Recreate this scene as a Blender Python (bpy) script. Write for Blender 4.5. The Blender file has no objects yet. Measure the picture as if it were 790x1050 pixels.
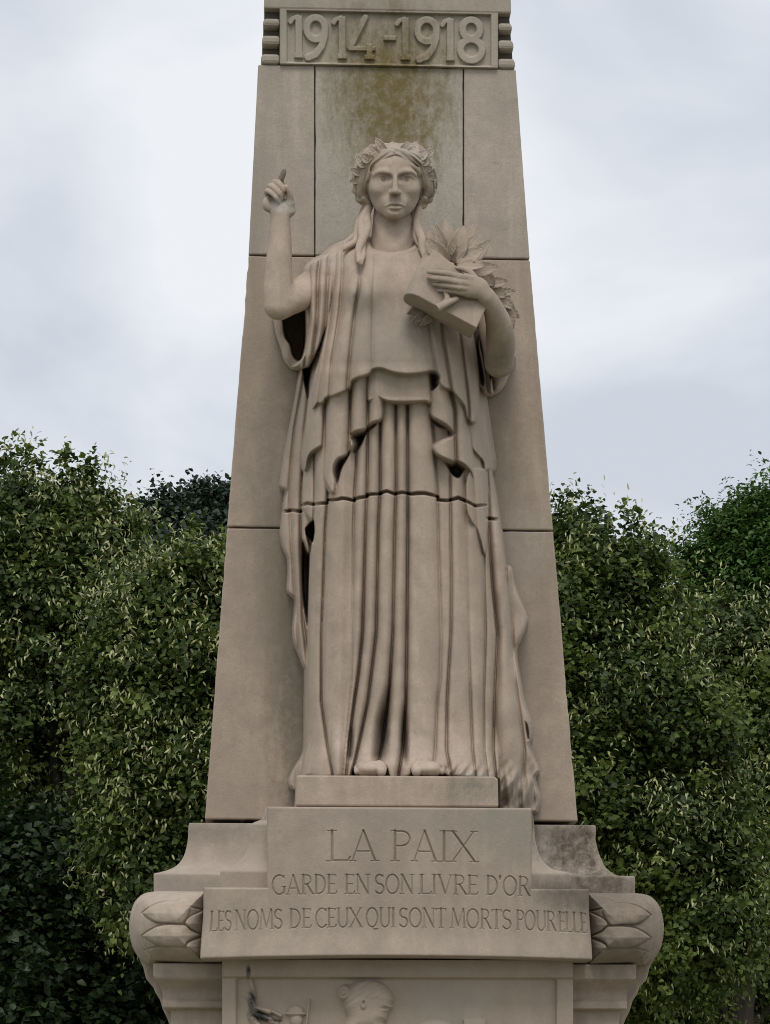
import bpy, math, random
import numpy as np
from math import radians, sin, cos, pi
rng = np.random.default_rng(7)
random.seed(7)

# ------------------------------------------------------------------ camera
PX = 0.0035            # metres per photo pixel on the statue's own plane
DIST = 9.0
FPX = DIST / PX        # focal length in photo pixels
H0 = 1156.0            # image row of the horizon
EYE = 1.6
YAW = radians(2.6)     # the photographer stands a little left of the axis
FWD = np.array([sin(YAW), cos(YAW), 0.0]); RGT = np.array([cos(YAW), -sin(YAW), 0.0])
CAM = -DIST * FWD - (403 - 395) / FPX * DIST * RGT + np.array([0, 0, EYE])

scene = bpy.context.scene
col = scene.collection
cd = bpy.data.cameras.new('camera'); cam = bpy.data.objects.new('camera', cd); col.objects.link(cam)
cam.location = CAM; cam.rotation_euler = (radians(90), 0, -YAW)
cd.sensor_fit = 'HORIZONTAL'; cd.sensor_width = 36; cd.lens = 36 * FPX / 790
cd.shift_y = (H0 - 525) / 790; cd.shift_x = 0
cd.clip_end = 3000
scene.camera = cam

# ------------------------------------------------------------------ world, sun, exposure
SUN_EL, SUN_AZ = radians(58), radians(184)      # azimuth clockwise from +Y (north); sun stands front-left
w = bpy.data.worlds.new('World'); scene.world = w; w.use_nodes = True
nt = w.node_tree; N = nt.nodes; L = nt.links
for n in list(N): N.remove(n)
out = N.new('ShaderNodeOutputWorld'); bg = N.new('ShaderNodeBackground'); bg.inputs['Strength'].default_value = 0.1
sky = N.new('ShaderNodeTexSky'); sky.sky_type = 'NISHITA'; sky.sun_disc = False
sky.sun_elevation = SUN_EL; sky.sun_rotation = SUN_AZ
tc = N.new('ShaderNodeTexCoord')
mp = N.new('ShaderNodeMapping'); mp.inputs['Scale'].default_value = (1, 1, 1.9); mp.inputs['Location'].default_value = (0.35, 0.1, 0.22)
n1 = N.new('ShaderNodeTexNoise'); n1.inputs['Scale'].default_value = 5.2; n1.inputs['Detail'].default_value = 5; n1.inputs['Roughness'].default_value = 0.5
n1.inputs['Distortion'].default_value = 0.25
cr = N.new('ShaderNodeValToRGB')
cr.color_ramp.elements[0].position = 0.37; cr.color_ramp.elements[0].color = (5.9, 6.3, 6.95, 1)
cr.color_ramp.elements[1].position = 0.6; cr.color_ramp.elements[1].color = (8.3, 8.5, 8.8, 1)
e = cr.color_ramp.elements.new(0.5); e.color = (7.3, 7.62, 8.1, 1)
mx = N.new('ShaderNodeMix'); mx.data_type = 'RGBA'; mx.inputs[0].default_value = 0.93
L.new(tc.outputs['Generated'], mp.inputs['Vector']); L.new(mp.outputs[0], n1.inputs['Vector'])
L.new(n1.outputs['Fac'], cr.inputs[0]); L.new(sky.outputs[0], mx.inputs[6]); L.new(cr.outputs[0], mx.inputs[7])
L.new(mx.outputs[2], bg.inputs['Color']); L.new(bg.outputs[0], out.inputs['Surface'])

sd = bpy.data.lights.new('sun', 'SUN'); sd.energy = 1.4; sd.angle = radians(26); sd.color = (1.0, 0.95, 0.88)
sun = bpy.data.objects.new('sun', sd); col.objects.link(sun)
sun.rotation_euler = (radians(90) - SUN_EL, 0, pi - SUN_AZ)
scene.view_settings.view_transform = 'Standard'; scene.view_settings.look = 'None'
scene.cycles.filter_width = 1.05
scene.view_settings.exposure = 0.12; scene.view_settings.gamma = 1.0
scene.view_settings.use_curve_mapping = False

# ------------------------------------------------------------------ helpers
def P(u, v, wd):
    """photo position (u, v) and true depth wd (pixels of 3.5 mm in front of the statue axis) -> world point"""
    u = np.asarray(u, float); v = np.asarray(v, float); wd = np.asarray(wd, float)
    u, v, wd = np.broadcast_arrays(u, v, wd)
    d = FWD + ((u - 395) / FPX)[..., None] * RGT + ((H0 - v) / FPX)[..., None] * np.array([0, 0, 1.0])
    t = (-wd * PX - CAM[1]) / d[..., 1]
    return CAM + t[..., None] * d
def T(u, v, wd):
    """as P, with the level courses of the masonry running level in the world"""
    u = np.asarray(u, float); v = np.asarray(v, float)
    return P(u, v + (u - 400) * 1.755e-5 * (H0 - v), wd)

def mesh_np(name, V, F, mat=None, parent=None, smooth=True):
    me = bpy.data.meshes.new(name)
    V = np.ascontiguousarray(V, np.float32).reshape(-1, 3); F = np.ascontiguousarray(F, np.int32)
    nf, k = F.shape
    me.vertices.add(len(V)); me.vertices.foreach_set('co', V.ravel())
    me.loops.add(nf * k); me.loops.foreach_set('vertex_index', F.ravel())
    me.polygons.add(nf); me.polygons.foreach_set('loop_start', np.arange(0, nf * k, k, dtype=np.int32))
    me.polygons.foreach_set('use_smooth', np.full(nf, smooth, dtype=bool))
    me.update(calc_edges=True); me.validate()
    if mat: me.materials.append(mat)
    return link(name, me, parent)
def link(name, me, parent=None):
    o = bpy.data.objects.new(name, me); col.objects.link(o)
    if parent:
        o.parent = parent; o.matrix_parent_inverse = parent.matrix_basis.inverted()
    return o
def mesh_py(name, V, F, mat=None, parent=None, smooth=False, bevel=0.0, seg=2):
    me = bpy.data.meshes.new(name); me.from_pydata([tuple(map(float, p)) for p in V], [], F); me.update()
    if smooth:
        me.polygons.foreach_set('use_smooth', [True] * len(me.polygons))
    if mat: me.materials.append(mat)
    o = link(name, me, parent)
    if bevel:
        m = o.modifiers.new('bevel', 'BEVEL'); m.width = bevel; m.segments = seg; m.limit_method = 'ANGLE'; m.angle_limit = radians(35)
        m.harden_normals = False
    return o
def empty(name, loc, label, cat, group=None):
    o = bpy.data.objects.new(name, None); col.objects.link(o); o.location = loc
    o.empty_display_size = 0.2
    o['label'] = label; o['category'] = cat
    if group: o['group'] = group
    return o
class MB:
    def __init__(s): s.V = []; s.F = []; s.n = 0
    def add(s, V, F):
        V = np.asarray(V, float).reshape(-1, 3); s.V.append(V)
        for f in F: s.F.append(tuple(int(i) + s.n for i in f))
        s.n += len(V)
    def build(s, name, mat, parent=None, smooth=False, bevel=0.0):
        return mesh_py(name, np.concatenate(s.V), s.F, mat, parent, smooth, bevel)
def prism(poly, wf, depth, fn=T):
    """polygon traced in the photo at depth wf, pushed straight back by depth metres"""
    poly = np.asarray(poly, float); n = len(poly)
    f = fn(poly[:, 0], poly[:, 1], wf); b = f + np.array([0, depth, 0])
    V = np.concatenate([f, b])
    a = 0.5 * np.sum(poly[:, 0] * np.roll(poly[:, 1], -1) - np.roll(poly[:, 0], -1) * poly[:, 1])
    idx = list(range(n)) if a < 0 else list(range(n))[::-1]       # seen from the front, counter-clockwise
    F = [tuple(idx), tuple(n + i for i in reversed(idx))]
    for k in range(n):
        i, j = idx[k], idx[(k + 1) % n]
        F.append((j, i, n + i, n + j))
    return V, F
def box_uv(u0, v0, u1, v1): return [(u0, v0), (u1, v0), (u1, v1), (u0, v1)]

def smoothrow(x, a, it=1, k=15):
    ker = np.hanning(k + 2)[1:-1]; ker /= ker.sum()
    for _ in range(it):
        a = np.convolve(np.pad(a, k // 2, mode='edge'), ker, mode='valid')
    return a
def interp(vv, pts, sm=31):
    """smooth curve u(v) through traced points"""
    p = np.asarray(sorted(pts), float)
    r = np.interp(vv, p[:, 0], p[:, 1])
    return smoothrow(vv, r, 1, sm) if sm else r
def seg_dist(U, V, a, b):
    ax, ay = a; bx, by = b; dx, dy = bx - ax, by - ay
    l2 = dx * dx + dy * dy + 1e-9
    t = np.clip(((U - ax) * dx + (V - ay) * dy) / l2, 0, 1)
    return np.hypot(U - ax - t * dx, V - ay - t * dy)
def poly_sdf(U, V, poly):
    """signed distance to a closed outline, positive inside"""
    d = np.full(U.shape, 1e9, np.float32); ins = np.zeros(U.shape, bool)
    n = len(poly)
    for i in range(n):
        a, b = poly[i], poly[(i + 1) % n]
        d = np.minimum(d, seg_dist(U, V, a, b))
        if a[1] != b[1]:
            c = ((a[1] > V) != (b[1] > V)) & (U < (b[0] - a[0]) * (V - a[1]) / (b[1] - a[1]) + a[0])
            ins ^= c
    return np.where(ins, d, -d)
def line_dist(U, V, pts):
    d = np.full(U.shape, 1e9, np.float32)
    for a, b in zip(pts[:-1], pts[1:]): d = np.minimum(d, seg_dist(U, V, a, b))
    return d
def catmull(pts, n=8):
    p = np.asarray(pts, float); q = np.vstack([2 * p[0] - p[1], p, 2 * p[-1] - p[-2]]); o = []
    for i in range(len(p) - 1):
        a, b, c, d = q[i:i + 4]
        for t in np.linspace(0, 1, n, endpoint=False):
            o.append(0.5 * (2 * b + (c - a) * t + (2 * a - 5 * b + 4 * c - d) * t * t + (3 * b - a - 3 * c + d) * t ** 3))
    o.append(p[-1]); return np.array(o)
def wavy(U, V, seed, amp, scale):
    r = np.random.default_rng(seed); o = np.zeros(U.shape, np.float32)
    for k in range(7):
        a = r.uniform(0, 2 * pi); f = 2 * pi / (scale * r.uniform(0.6, 1.8)); ph = r.uniform(0, 6.28)
        o += np.sin((U * cos(a) + V * sin(a) * 0.6) * f + ph)
    return o * amp / 2.6
def sstep(x, a, b):
    t = np.clip((x - a) / (b - a), 0, 1); return t * t * (3 - 2 * t)

def surface_nets(F, lo, h):
    F = F.astype(np.float32); s = F < 0
    nx, ny, nz = F.shape
    cs = np.zeros((nx - 1, ny - 1, nz - 1), np.int8)
    offs = [(i, j, k) for i in (0, 1) for j in (0, 1) for k in (0, 1)]
    for i, j, k in offs: cs += s[i:nx - 1 + i, j:ny - 1 + j, k:nz - 1 + k]
    act = (cs > 0) & (cs < 8)
    idx = -np.ones(act.shape, np.int64); ijk = np.argwhere(act); idx[act] = np.arange(len(ijk))
    acc = np.zeros((len(ijk), 3)); cnt = np.zeros(len(ijk))
    I, J, K = ijk.T
    for a in offs:
        for ax in range(3):
            if a[ax]: continue
            b = list(a); b[ax] = 1
            f0 = F[I + a[0], J + a[1], K + a[2]]; f1 = F[I + b[0], J + b[1], K + b[2]]
            m = (f0 < 0) != (f1 < 0)
            t = np.where(m, f0 / np.where(m, f0 - f1, 1), 0)
            p = np.tile(np.array(a, float), (len(ijk), 1)); p[:, ax] = t
            acc[m] += p[m]; cnt[m] += 1
    V = (ijk + acc / np.maximum(cnt, 1)[:, None]) * h + np.array(lo)
    Q = []
    for ax in range(3):
        o1, o2 = [(1, 2), (2, 0), (0, 1)][ax]
        sl0 = [slice(1, None)] * 3; sl0[ax] = slice(0, -1); sl1 = list(sl0); sl1[ax] = slice(1, None)
        sl0[o1] = slice(1, -1); sl0[o2] = slice(1, -1); sl1[o1] = slice(1, -1); sl1[o2] = slice(1, -1)
        a = s[tuple(sl0)]; b = s[tuple(sl1)]
        e = np.argwhere(a != b); fl = a[tuple(e.T)]
        e[:, o1] += 1; e[:, o2] += 1
        c = []
        for d1, d2 in ((-1, -1), (0, -1), (0, 0), (-1, 0)):
            g = e.copy(); g[:, o1] += d1; g[:, o2] += d2; c.append(idx[tuple(g.T)])
        q = np.stack(c, 1); q[~fl] = q[~fl][:, ::-1]; Q.append(q)
    return V, np.concatenate(Q)
class Field:
    """a solid sculpted by smoothly joined rounded forms, in (u, v, depth)"""
    def __init__(s, lo, hi, h):
        s.lo, s.h = lo, h
        ax = [np.arange(l, g + h, h, dtype=np.float32) for l, g in zip(lo, hi)]
        s.X, s.Y, s.Z = ax[0][:, None, None], ax[1][None, :, None], ax[2][None, None, :]
        s.F = np.full((len(ax[0]), len(ax[1]), len(ax[2])), 1e3, np.float32)
    def box(s, lo, hi, pad):
        sl = []
        for a, l, g in zip((s.X.ravel(), s.Y.ravel(), s.Z.ravel()), lo, hi):
            i0 = int(np.searchsorted(a, l - pad)); i1 = int(np.searchsorted(a, g + pad)); sl.append(slice(i0, max(i1, i0)))
        return tuple(sl)
    def ell(s, c, r):
        c = np.asarray(c, np.float32); r = np.asarray(r, np.float32)
        def fn(pad):
            sl = s.box(c - r, c + r, pad)
            x, y, z = (s.X[sl[0]] - c[0]), (s.Y[:, sl[1]] - c[1]), (s.Z[:, :, sl[2]] - c[2])
            k = np.sqrt((x / r[0]) ** 2 + (y / r[1]) ** 2 + (z / r[2]) ** 2)
            k2 = np.sqrt((x / r[0] ** 2) ** 2 + (y / r[1] ** 2) ** 2 + (z / r[2] ** 2) ** 2) + 1e-6
            return sl, k * (k - 1) / k2
        return fn
    def poly(s, pts, rad):
        pts = np.asarray(pts, np.float32); rad = np.asarray(rad, np.float32)
        def fn(pad):
            m = float(rad.max()); sl = s.box(pts.min(0) - m, pts.max(0) + m, pad)
            X, Y, Z = s.X[sl[0]], s.Y[:, sl[1]], s.Z[:, :, sl[2]]
            D = np.full(np.broadcast_shapes(X.shape, Y.shape, Z.shape), 1e3, np.float32)
            for a, b, ra, rb in zip(pts[:-1], pts[1:], rad[:-1], rad[1:]):
                mm = max(ra, rb); q = s.box(np.minimum(a, b) - mm, np.maximum(a, b) + mm, pad)
                l = tuple(slice(max(q[k].start - sl[k].start, 0), max(q[k].stop - sl[k].start, 0)) for k in range(3))
                x, y, z = s.X[q[0]] - a[0], s.Y[:, q[1]] - a[1], s.Z[:, :, q[2]] - a[2]
                d = b - a; t = np.clip((x * d[0] + y * d[1] + z * d[2]) / (float(d @ d) + 1e-9), 0, 1)
                e = np.sqrt((x - t * d[0]) ** 2 + (y - t * d[1]) ** 2 + (z - t * d[2]) ** 2) - (ra + (rb - ra) * t)
                D[l] = np.minimum(D[l], e)
            return sl, D
        return fn
    def cap(s, a, b, ra, rb): return s.poly([a, b], [ra, rb])
    def add(s, fn, k=3.0):
        sl, d = fn(k + 2 * s.h); F = s.F[sl]
        h = np.clip(0.5 + 0.5 * (F - d) / k, 0, 1)
        s.F[sl] = F * (1 - h) + d * h - k * h * (1 - h)
    def sub(s, fn, k=3.0):
        sl, d = fn(k + 2 * s.h); d = -d; F = s.F[sl]; h = np.clip(0.5 - 0.5 * (F - d) / k, 0, 1)
        s.F[sl] = F * (1 - h) + d * h + k * h * (1 - h)
    def chain(s, pts, rad, k=3.0, kin=0, n=4):
        if len(pts) > 2 and len(pts) < 20:
            q = catmull([tuple(p) + (r,) for p, r in zip(pts, rad)], n); pts, rad = q[:, :3], q[:, 3]
        s.add(s.poly(pts, rad), k)
    def mesh(s, warp=None):
        V, Q = surface_nets(s.F, s.lo, s.h)
        if warp: V[:, 2] = warp(V[:, 2])
        return P(V[:, 0], V[:, 1], V[:, 2]), Q
def join(parts):
    Vs, Fs, n = [], [], 0
    for V, F in parts: Vs.append(V); Fs.append(np.asarray(F) + n); n += len(V)
    return np.concatenate(Vs), np.concatenate(Fs)
def tube(path, rad, seg=10):
    path = np.asarray(path, float); n = len(path); rad = np.broadcast_to(rad, n)
    tg = np.gradient(path, axis=0); tg /= np.linalg.norm(tg, axis=1)[:, None] + 1e-9
    ref = np.array([0.31, 0.2, 0.93]); A = np.cross(tg, ref); A /= np.linalg.norm(A, axis=1)[:, None] + 1e-9
    B = np.cross(tg, A); th = np.linspace(0, 2 * pi, seg, endpoint=False)
    V = path[:, None] + rad[:, None, None] * (A[:, None] * np.cos(th)[None, :, None] + B[:, None] * np.sin(th)[None, :, None])
    F = [(i * seg + j, i * seg + (j + 1) % seg, (i + 1) * seg + (j + 1) % seg, (i + 1) * seg + j) for i in range(n - 1) for j in range(seg)]
    return V.reshape(-1, 3), np.array(F)
def grid_quads(nr, nc):
    i, j = np.meshgrid(np.arange(nr - 1), np.arange(nc - 1), indexing='ij')
    a = (i * nc + j).ravel(); return np.stack([a, a + nc, a + nc + 1, a + 1], 1)

# ------------------------------------------------------------------ materials
def stone(name, base=(0.40, 0.33, 0.27), stains_shade=(), grain=0.5, streak=0.5, var=1.0, bump=1.0):
    m = bpy.data.materials.new(name); m.use_nodes = True
    nt = m.node_tree; N = nt.nodes; L = nt.links; b = N['Principled BSDF']
    b.inputs['Roughness'].default_value = 0.93; b.inputs['Specular IOR Level'].default_value = 0.22
    tc = N.new('ShaderNodeTexCoord'); co = tc.outputs['Object']
    def noise(scale, detail=6, rough=0.6, stretch=None, loc=(0, 0, 0)):
        n = N.new('ShaderNodeTexNoise'); n.inputs['Scale'].default_value = scale; n.inputs['Detail'].default_value = detail; n.inputs['Roughness'].default_value = rough
        mp = N.new('ShaderNodeMapping'); mp.inputs['Location'].default_value = loc
        if stretch: mp.inputs['Scale'].default_value = stretch
        L.new(co, mp.inputs[0]); L.new(mp.outputs[0], n.inputs['Vector']); return n.outputs['Fac']
    def rng_(x, a, bb, lo=0.0, hi=1.0):
        r = N.new('ShaderNodeMapRange'); r.inputs[1].default_value = a; r.inputs[2].default_value = bb; r.inputs[3].default_value = lo; r.inputs[4].default_value = hi
        L.new(x, r.inputs[0]); return r.outputs[0]
    def mul(x, y):
        r = N.new('ShaderNodeMath'); r.operation = 'MULTIPLY'; L.new(x, r.inputs[0])
        if isinstance(y, float): r.inputs[1].default_value = y
        else: L.new(y, r.inputs[1])
        return r.outputs[0]
    def mix(f, c0, c1, mode='MIX'):
        r = N.new('ShaderNodeMix'); r.data_type = 'RGBA'; r.blend_type = mode
        if isinstance(f, float): r.inputs[0].default_value = f
        else: L.new(f, r.inputs[0])
        for k, c in ((6, c0), (7, c1)):
            if isinstance(c, tuple): r.inputs[k].default_value = (*c, 1)
            else: L.new(c, r.inputs[k])
        return r.outputs[2]
    B = np.array(base)
    c = mix(rng_(noise(1.7), 0.35, 0.65), tuple(B * (1 - 0.10 * var)), tuple(B * (1 + 0.07 * var)))
    c = mix(mul(rng_(noise(11, 8, 0.65, None, (3, 1, 2)), 0.42, 0.72), 0.55 * var), c, tuple(B * np.array([0.78, 0.79, 0.80])))
    c = mix(mul(rng_(noise(3.0, 6, 0.6, (3.2, 3.2, 0.35), (1, 5, 0)), 0.48, 0.75), 0.6 * streak), c, tuple(B * np.array([0.66, 0.67, 0.66])))
    c = mix(mul(rng_(noise(2.6, 7, 0.65, (4.5, 4.5, 0.5), (9, 2, 4)), 0.55, 0.8), 0.5 * streak), c, tuple(np.minimum(B * 1.35, 0.7)))
    c = mix(mul(rng_(noise(85, 3, 0.7), 0.3, 0.7), 0.42 * grain), c, tuple(B * 0.62))
    c = mix(mul(rng_(noise(42, 4, 0.7, None, (7, 7, 1)), 0.64, 0.72), 0.5 * grain), c, tuple(B * 0.5))
    for (ctr, rad, colr, stren) in stains_shade:
        s = N.new('ShaderNodeVectorMath'); s.operation = 'SUBTRACT'; L.new(co, s.inputs[0]); s.inputs[1].default_value = tuple(float(x) for x in ctr)
        d = N.new('ShaderNodeVectorMath'); d.operation = 'DIVIDE'; L.new(s.outputs[0], d.inputs[0]); d.inputs[1].default_value = tuple(float(x) for x in rad)
        ln = N.new('ShaderNodeVectorMath'); ln.operation = 'LENGTH'; L.new(d.outputs[0], ln.inputs[0])
        ns = noise(12, 9, 0.78, (1.6, 1.6, 0.5), tuple(float(x) * 3 for x in ctr))
        ad = N.new('ShaderNodeMath'); ad.operation = 'MULTIPLY_ADD'; L.new(ns, ad.inputs[0]); ad.inputs[1].default_value = 2.3; L.new(ln.outputs['Value'], ad.inputs[2])
        f = rng_(ad.outputs[0], 2.25, 1.55)
        f = mul(f, rng_(noise(38, 6, 0.75, None, (2, float(ctr[0]), 5)), 0.36, 0.58, 0.42, 1.0))
        c = mix(mul(f, float(stren)), c, tuple(colr))
    L.new(c, b.inputs['Base Color'])
    bp = N.new('ShaderNodeBump'); bp.inputs['Strength'].default_value = 0.35 * bump; bp.inputs['Distance'].default_value = 0.004
    hs = N.new('ShaderNodeMath'); hs.operation = 'ADD'; L.new(noise(150, 4, 0.7), hs.inputs[0]); L.new(mul(noise(28, 6, 0.65), 1.2), hs.inputs[1])
    L.new(hs.outputs[0], bp.inputs['Height']); L.new(bp.outputs[0], b.inputs['Normal'])
    return m
def at(u, v, wd): return P(u, v, wd)
BLACK = (0.082, 0.066, 0.048); DARK = (0.15, 0.13, 0.105); GREEN = (0.14, 0.105, 0.035); MOSS = (0.20, 0.185, 0.12); PALE = (0.52, 0.47, 0.41)
def px(a, b, c): return (a * PX, b * PX, c * PX)

def leafmat(name, c0, c1, trans=0.25, rough=0.45):
    m = bpy.data.materials.new(name); m.use_nodes = True
    nt = m.node_tree; N = nt.nodes; L = nt.links; b = N['Principled BSDF']
    g = N.new('ShaderNodeNewGeometry'); r = N.new('ShaderNodeMix'); r.data_type = 'RGBA'
    r.inputs[6].default_value = (*c0, 1); r.inputs[7].default_value = (*c1, 1)
    L.new(g.outputs['Random Per Island'], r.inputs[0]); L.new(r.outputs[2], b.inputs['Base Color'])
    b.inputs['Roughness'].default_value = rough; b.inputs['Specular IOR Level'].default_value = 0.35
    tr = N.new('ShaderNodeBsdfTranslucent'); L.new(r.outputs[2], tr.inputs['Color'])
    ms = N.new('ShaderNodeMixShader'); ms.inputs[0].default_value = trans
    L.new(b.outputs[0], ms.inputs[1]); L.new(tr.outputs[0], ms.inputs[2]); L.new(ms.outputs[0], N['Material Output'].inputs['Surface'])
    return m
def bark(name):
    m = bpy.data.materials.new(name); m.use_nodes = True
    N = m.node_tree.nodes; L = m.node_tree.links; b = N['Principled BSDF']; b.inputs['Roughness'].default_value = 0.95
    tc = N.new('ShaderNodeTexCoord'); mp = N.new('ShaderNodeMapping'); mp.inputs['Scale'].default_value = (14, 14, 2.5)
    n = N.new('ShaderNodeTexNoise'); n.inputs['Scale'].default_value = 2; n.inputs['Detail'].default_value = 6
    r = N.new('ShaderNodeValToRGB'); r.color_ramp.elements[0].color = (0.035, 0.028, 0.02, 1); r.color_ramp.elements[1].color = (0.12, 0.10, 0.08, 1)
    L.new(tc.outputs['Object'], mp.inputs[0]); L.new(mp.outputs[0], n.inputs['Vector']); L.new(n.outputs['Fac'], r.inputs[0]); L.new(r.outputs[0], b.inputs['Base Color'])
    bp = N.new('ShaderNodeBump'); bp.inputs['Distance'].default_value = 0.02; L.new(n.outputs['Fac'], bp.inputs['Height']); L.new(bp.outputs[0], b.inputs['Normal'])
    return m

# ------------------------------------------------------------------ ground
def ground():
    m = bpy.data.materials.new('gravel_and_grass'); m.use_nodes = True
    N = m.node_tree.nodes; L = m.node_tree.links; b = N['Principled BSDF']; b.inputs['Roughness'].default_value = 1
    tc = N.new('ShaderNodeTexCoord'); n = N.new('ShaderNodeTexNoise'); n.inputs['Scale'].default_value = 0.35; n.inputs['Detail'].default_value = 8
    r = N.new('ShaderNodeValToRGB'); r.color_ramp.elements[0].position = 0.42; r.color_ramp.elements[0].color = (0.07, 0.10, 0.035, 1)
    r.color_ramp.elements[1].position = 0.58; r.color_ramp.elements[1].color = (0.27, 0.24, 0.20, 1)
    L.new(tc.outputs['Object'], n.inputs['Vector']); L.new(n.outputs['Fac'], r.inputs[0]); L.new(r.outputs[0], b.inputs['Base Color'])
    s = 900
    o = mesh_py('ground', [(-s, -s, 0), (s, -s, 0), (s, s, 0), (-s, s, 0)], [(0, 1, 2, 3)], m)
    o['kind'] = 'structure'
ground()

# ------------------------------------------------------------------ pylon
PY_STAINS_SHADE = [(at(400, 95, -100), px(80, 200, 98), GREEN, 0.8), (at(399, 108, -100), px(54, 200, 84), (0.155, 0.112, 0.03), 0.7),
             (at(372, 150, -100), px(60, 200, 110), MOSS, 0.12), (at(300, 725, -100), px(34, 200, 130), (0.17, 0.155, 0.115), 0.6), (at(283, 600, -100), px(30, 200, 110), (0.26, 0.22, 0.175), 0.6), (at(270, 470, -100), px(24, 200, 90), (0.26, 0.23, 0.19), 0.5), (at(535, 450, -100), px(26, 200, 120), (0.29, 0.235, 0.185), 0.5),  # patches along the statue's sides paint in its shade; the lowest is algae
             (at(538, 560, -100), px(24, 200, 60), PALE, 0.35), (at(400, 20, -100), px(140, 200, 30), DARK, 0.25)]
M_PY = stone('pylon_limestone', (0.465, 0.378, 0.304), PY_STAINS_SHADE, grain=0.8, streak=1.15, var=1.9)
M_PYT = stone('pylon_upper_limestone', (0.475, 0.405, 0.34), PY_STAINS_SHADE, grain=0.9, streak=1.3, var=1.8)
M_PYC = stone('pylon_centre_limestone', (0.475, 0.43, 0.365), PY_STAINS_SHADE, grain=1.3, streak=0.9, var=1.2)
M_DATE = stone('date_band_limestone', (0.43, 0.375, 0.308), PY_STAINS_SHADE, grain=0.8, streak=0.8)
WPY = -100
pylon = empty('memorial_pylon', (0.0, 0.8, 0), 'tall tapering beige stone pylon carved 1914-1918 rising behind the statue', 'pylon')
def pyl_edges(v):
    l = np.interp(v, [-120, 0, 65, 262, 541, 842], [253, 271, 265, 255, 233, 210])
    r = np.interp(v, [-120, 0, 65, 262, 541, 842], [538, 524, 529, 543.5, 567.5, 593])
    return l, r
def block(v0, v1, u0=None, u1=None, mat=M_PY, depth=0.95, wf=WPY, bev=0.005):
    (l0, r0), (l1, r1) = pyl_edges(v0), pyl_edges(v1)
    a0 = l0 if u0 is None else u0; a1 = l1 if u0 is None else u0
    b0 = r0 if u1 is None else u1; b1 = r1 if u1 is None else u1
    rr = np.random.default_rng(int(v0 * 7 + a0)); pl = []
    cs = [(a0, v0), (b0, v0), (b1, v1), (a1, v1)]; mid = np.array([(a0 + b0) / 2, (v0 + v1) / 2])
    for i in range(4):                                               # arrises worn and chipped by weather
        p, q = np.array(cs[i], float), np.array(cs[(i + 1) % 4], float); ln = np.linalg.norm(q - p); k = max(int(ln / 9), 2)
        nn = np.array([-(q - p)[1], (q - p)[0]]) / ln
        for j in range(k):
            off = 0.0 if j == 0 else (abs(rr.normal()) * 0.2 + (rr.uniform(0.4, 1.1) if rr.random() < 0.06 else 0)) * (0.45 if (u0 or 0) > 320 and i in (1, 3) or (u1 or 999) < 480 and i in (1, 3) else 1.0)
            pl.append(tuple(p + (q - p) * (j + (0 if j == 0 else rr.uniform(-0.3, 0.3))) / k + nn * off))
    m = MB(); m.add(*prism(pl, wf, depth))
    return m.build('stone_block', mat, pylon, bevel=bev)
g = 0.75
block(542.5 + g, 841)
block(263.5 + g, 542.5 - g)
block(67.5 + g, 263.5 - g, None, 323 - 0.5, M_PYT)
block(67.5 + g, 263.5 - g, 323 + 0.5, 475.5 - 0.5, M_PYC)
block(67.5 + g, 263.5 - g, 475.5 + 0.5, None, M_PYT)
mb = MB(); (l0, r0), (l1, r1) = pyl_edges(70), pyl_edges(842)                       # dark mortar core behind the joints
mb.add(*prism([(l0 + 8, 0), (r0 - 8, 0), (r1 - 8, 842), (l1 + 8, 842)], WPY - 9, 0.85))
mb.build('mortar_core', stone('old_mortar', (0.12, 0.10, 0.085)), pylon)
# date band: raised numerals in a sunken panel, three notches at each end
mb = MB()
poly = [(274, -130), (521, -130), (524.5, 10.5), (270.8, 10.5)]
mb.add(*prism(poly, WPY + 1, 0.93)); mb.build('upper_block', M_DATE, pylon, bevel=0.006)
mb = MB(); mb.add(*prism([(274, 8), (522, 8), (526, 66), (270, 66)], WPY - 14, 0.85)); mb.build('notch_back', M_DATE, pylon)
for (va, vb) in ((20.0, 28.5), (37.5, 47.5), (56.5, 66.8)):
    for side in (0, 1):
        if side == 0:
            x = np.interp([va, vb], [0, 66], [271.3, 267.5]); pl = [(x[0], va), (287, va), (287, vb), (x[1], vb)]
        else:
            x = np.interp([va, vb], [0, 66], [523.5, 529]); pl = [(511, va), (x[0], va), (x[1], vb), (511, vb)]
        m = MB(); m.add(*prism(pl, WPY + 3, 0.9)); m.build('notch_bar', M_DATE, pylon, bevel=0.012)

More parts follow.
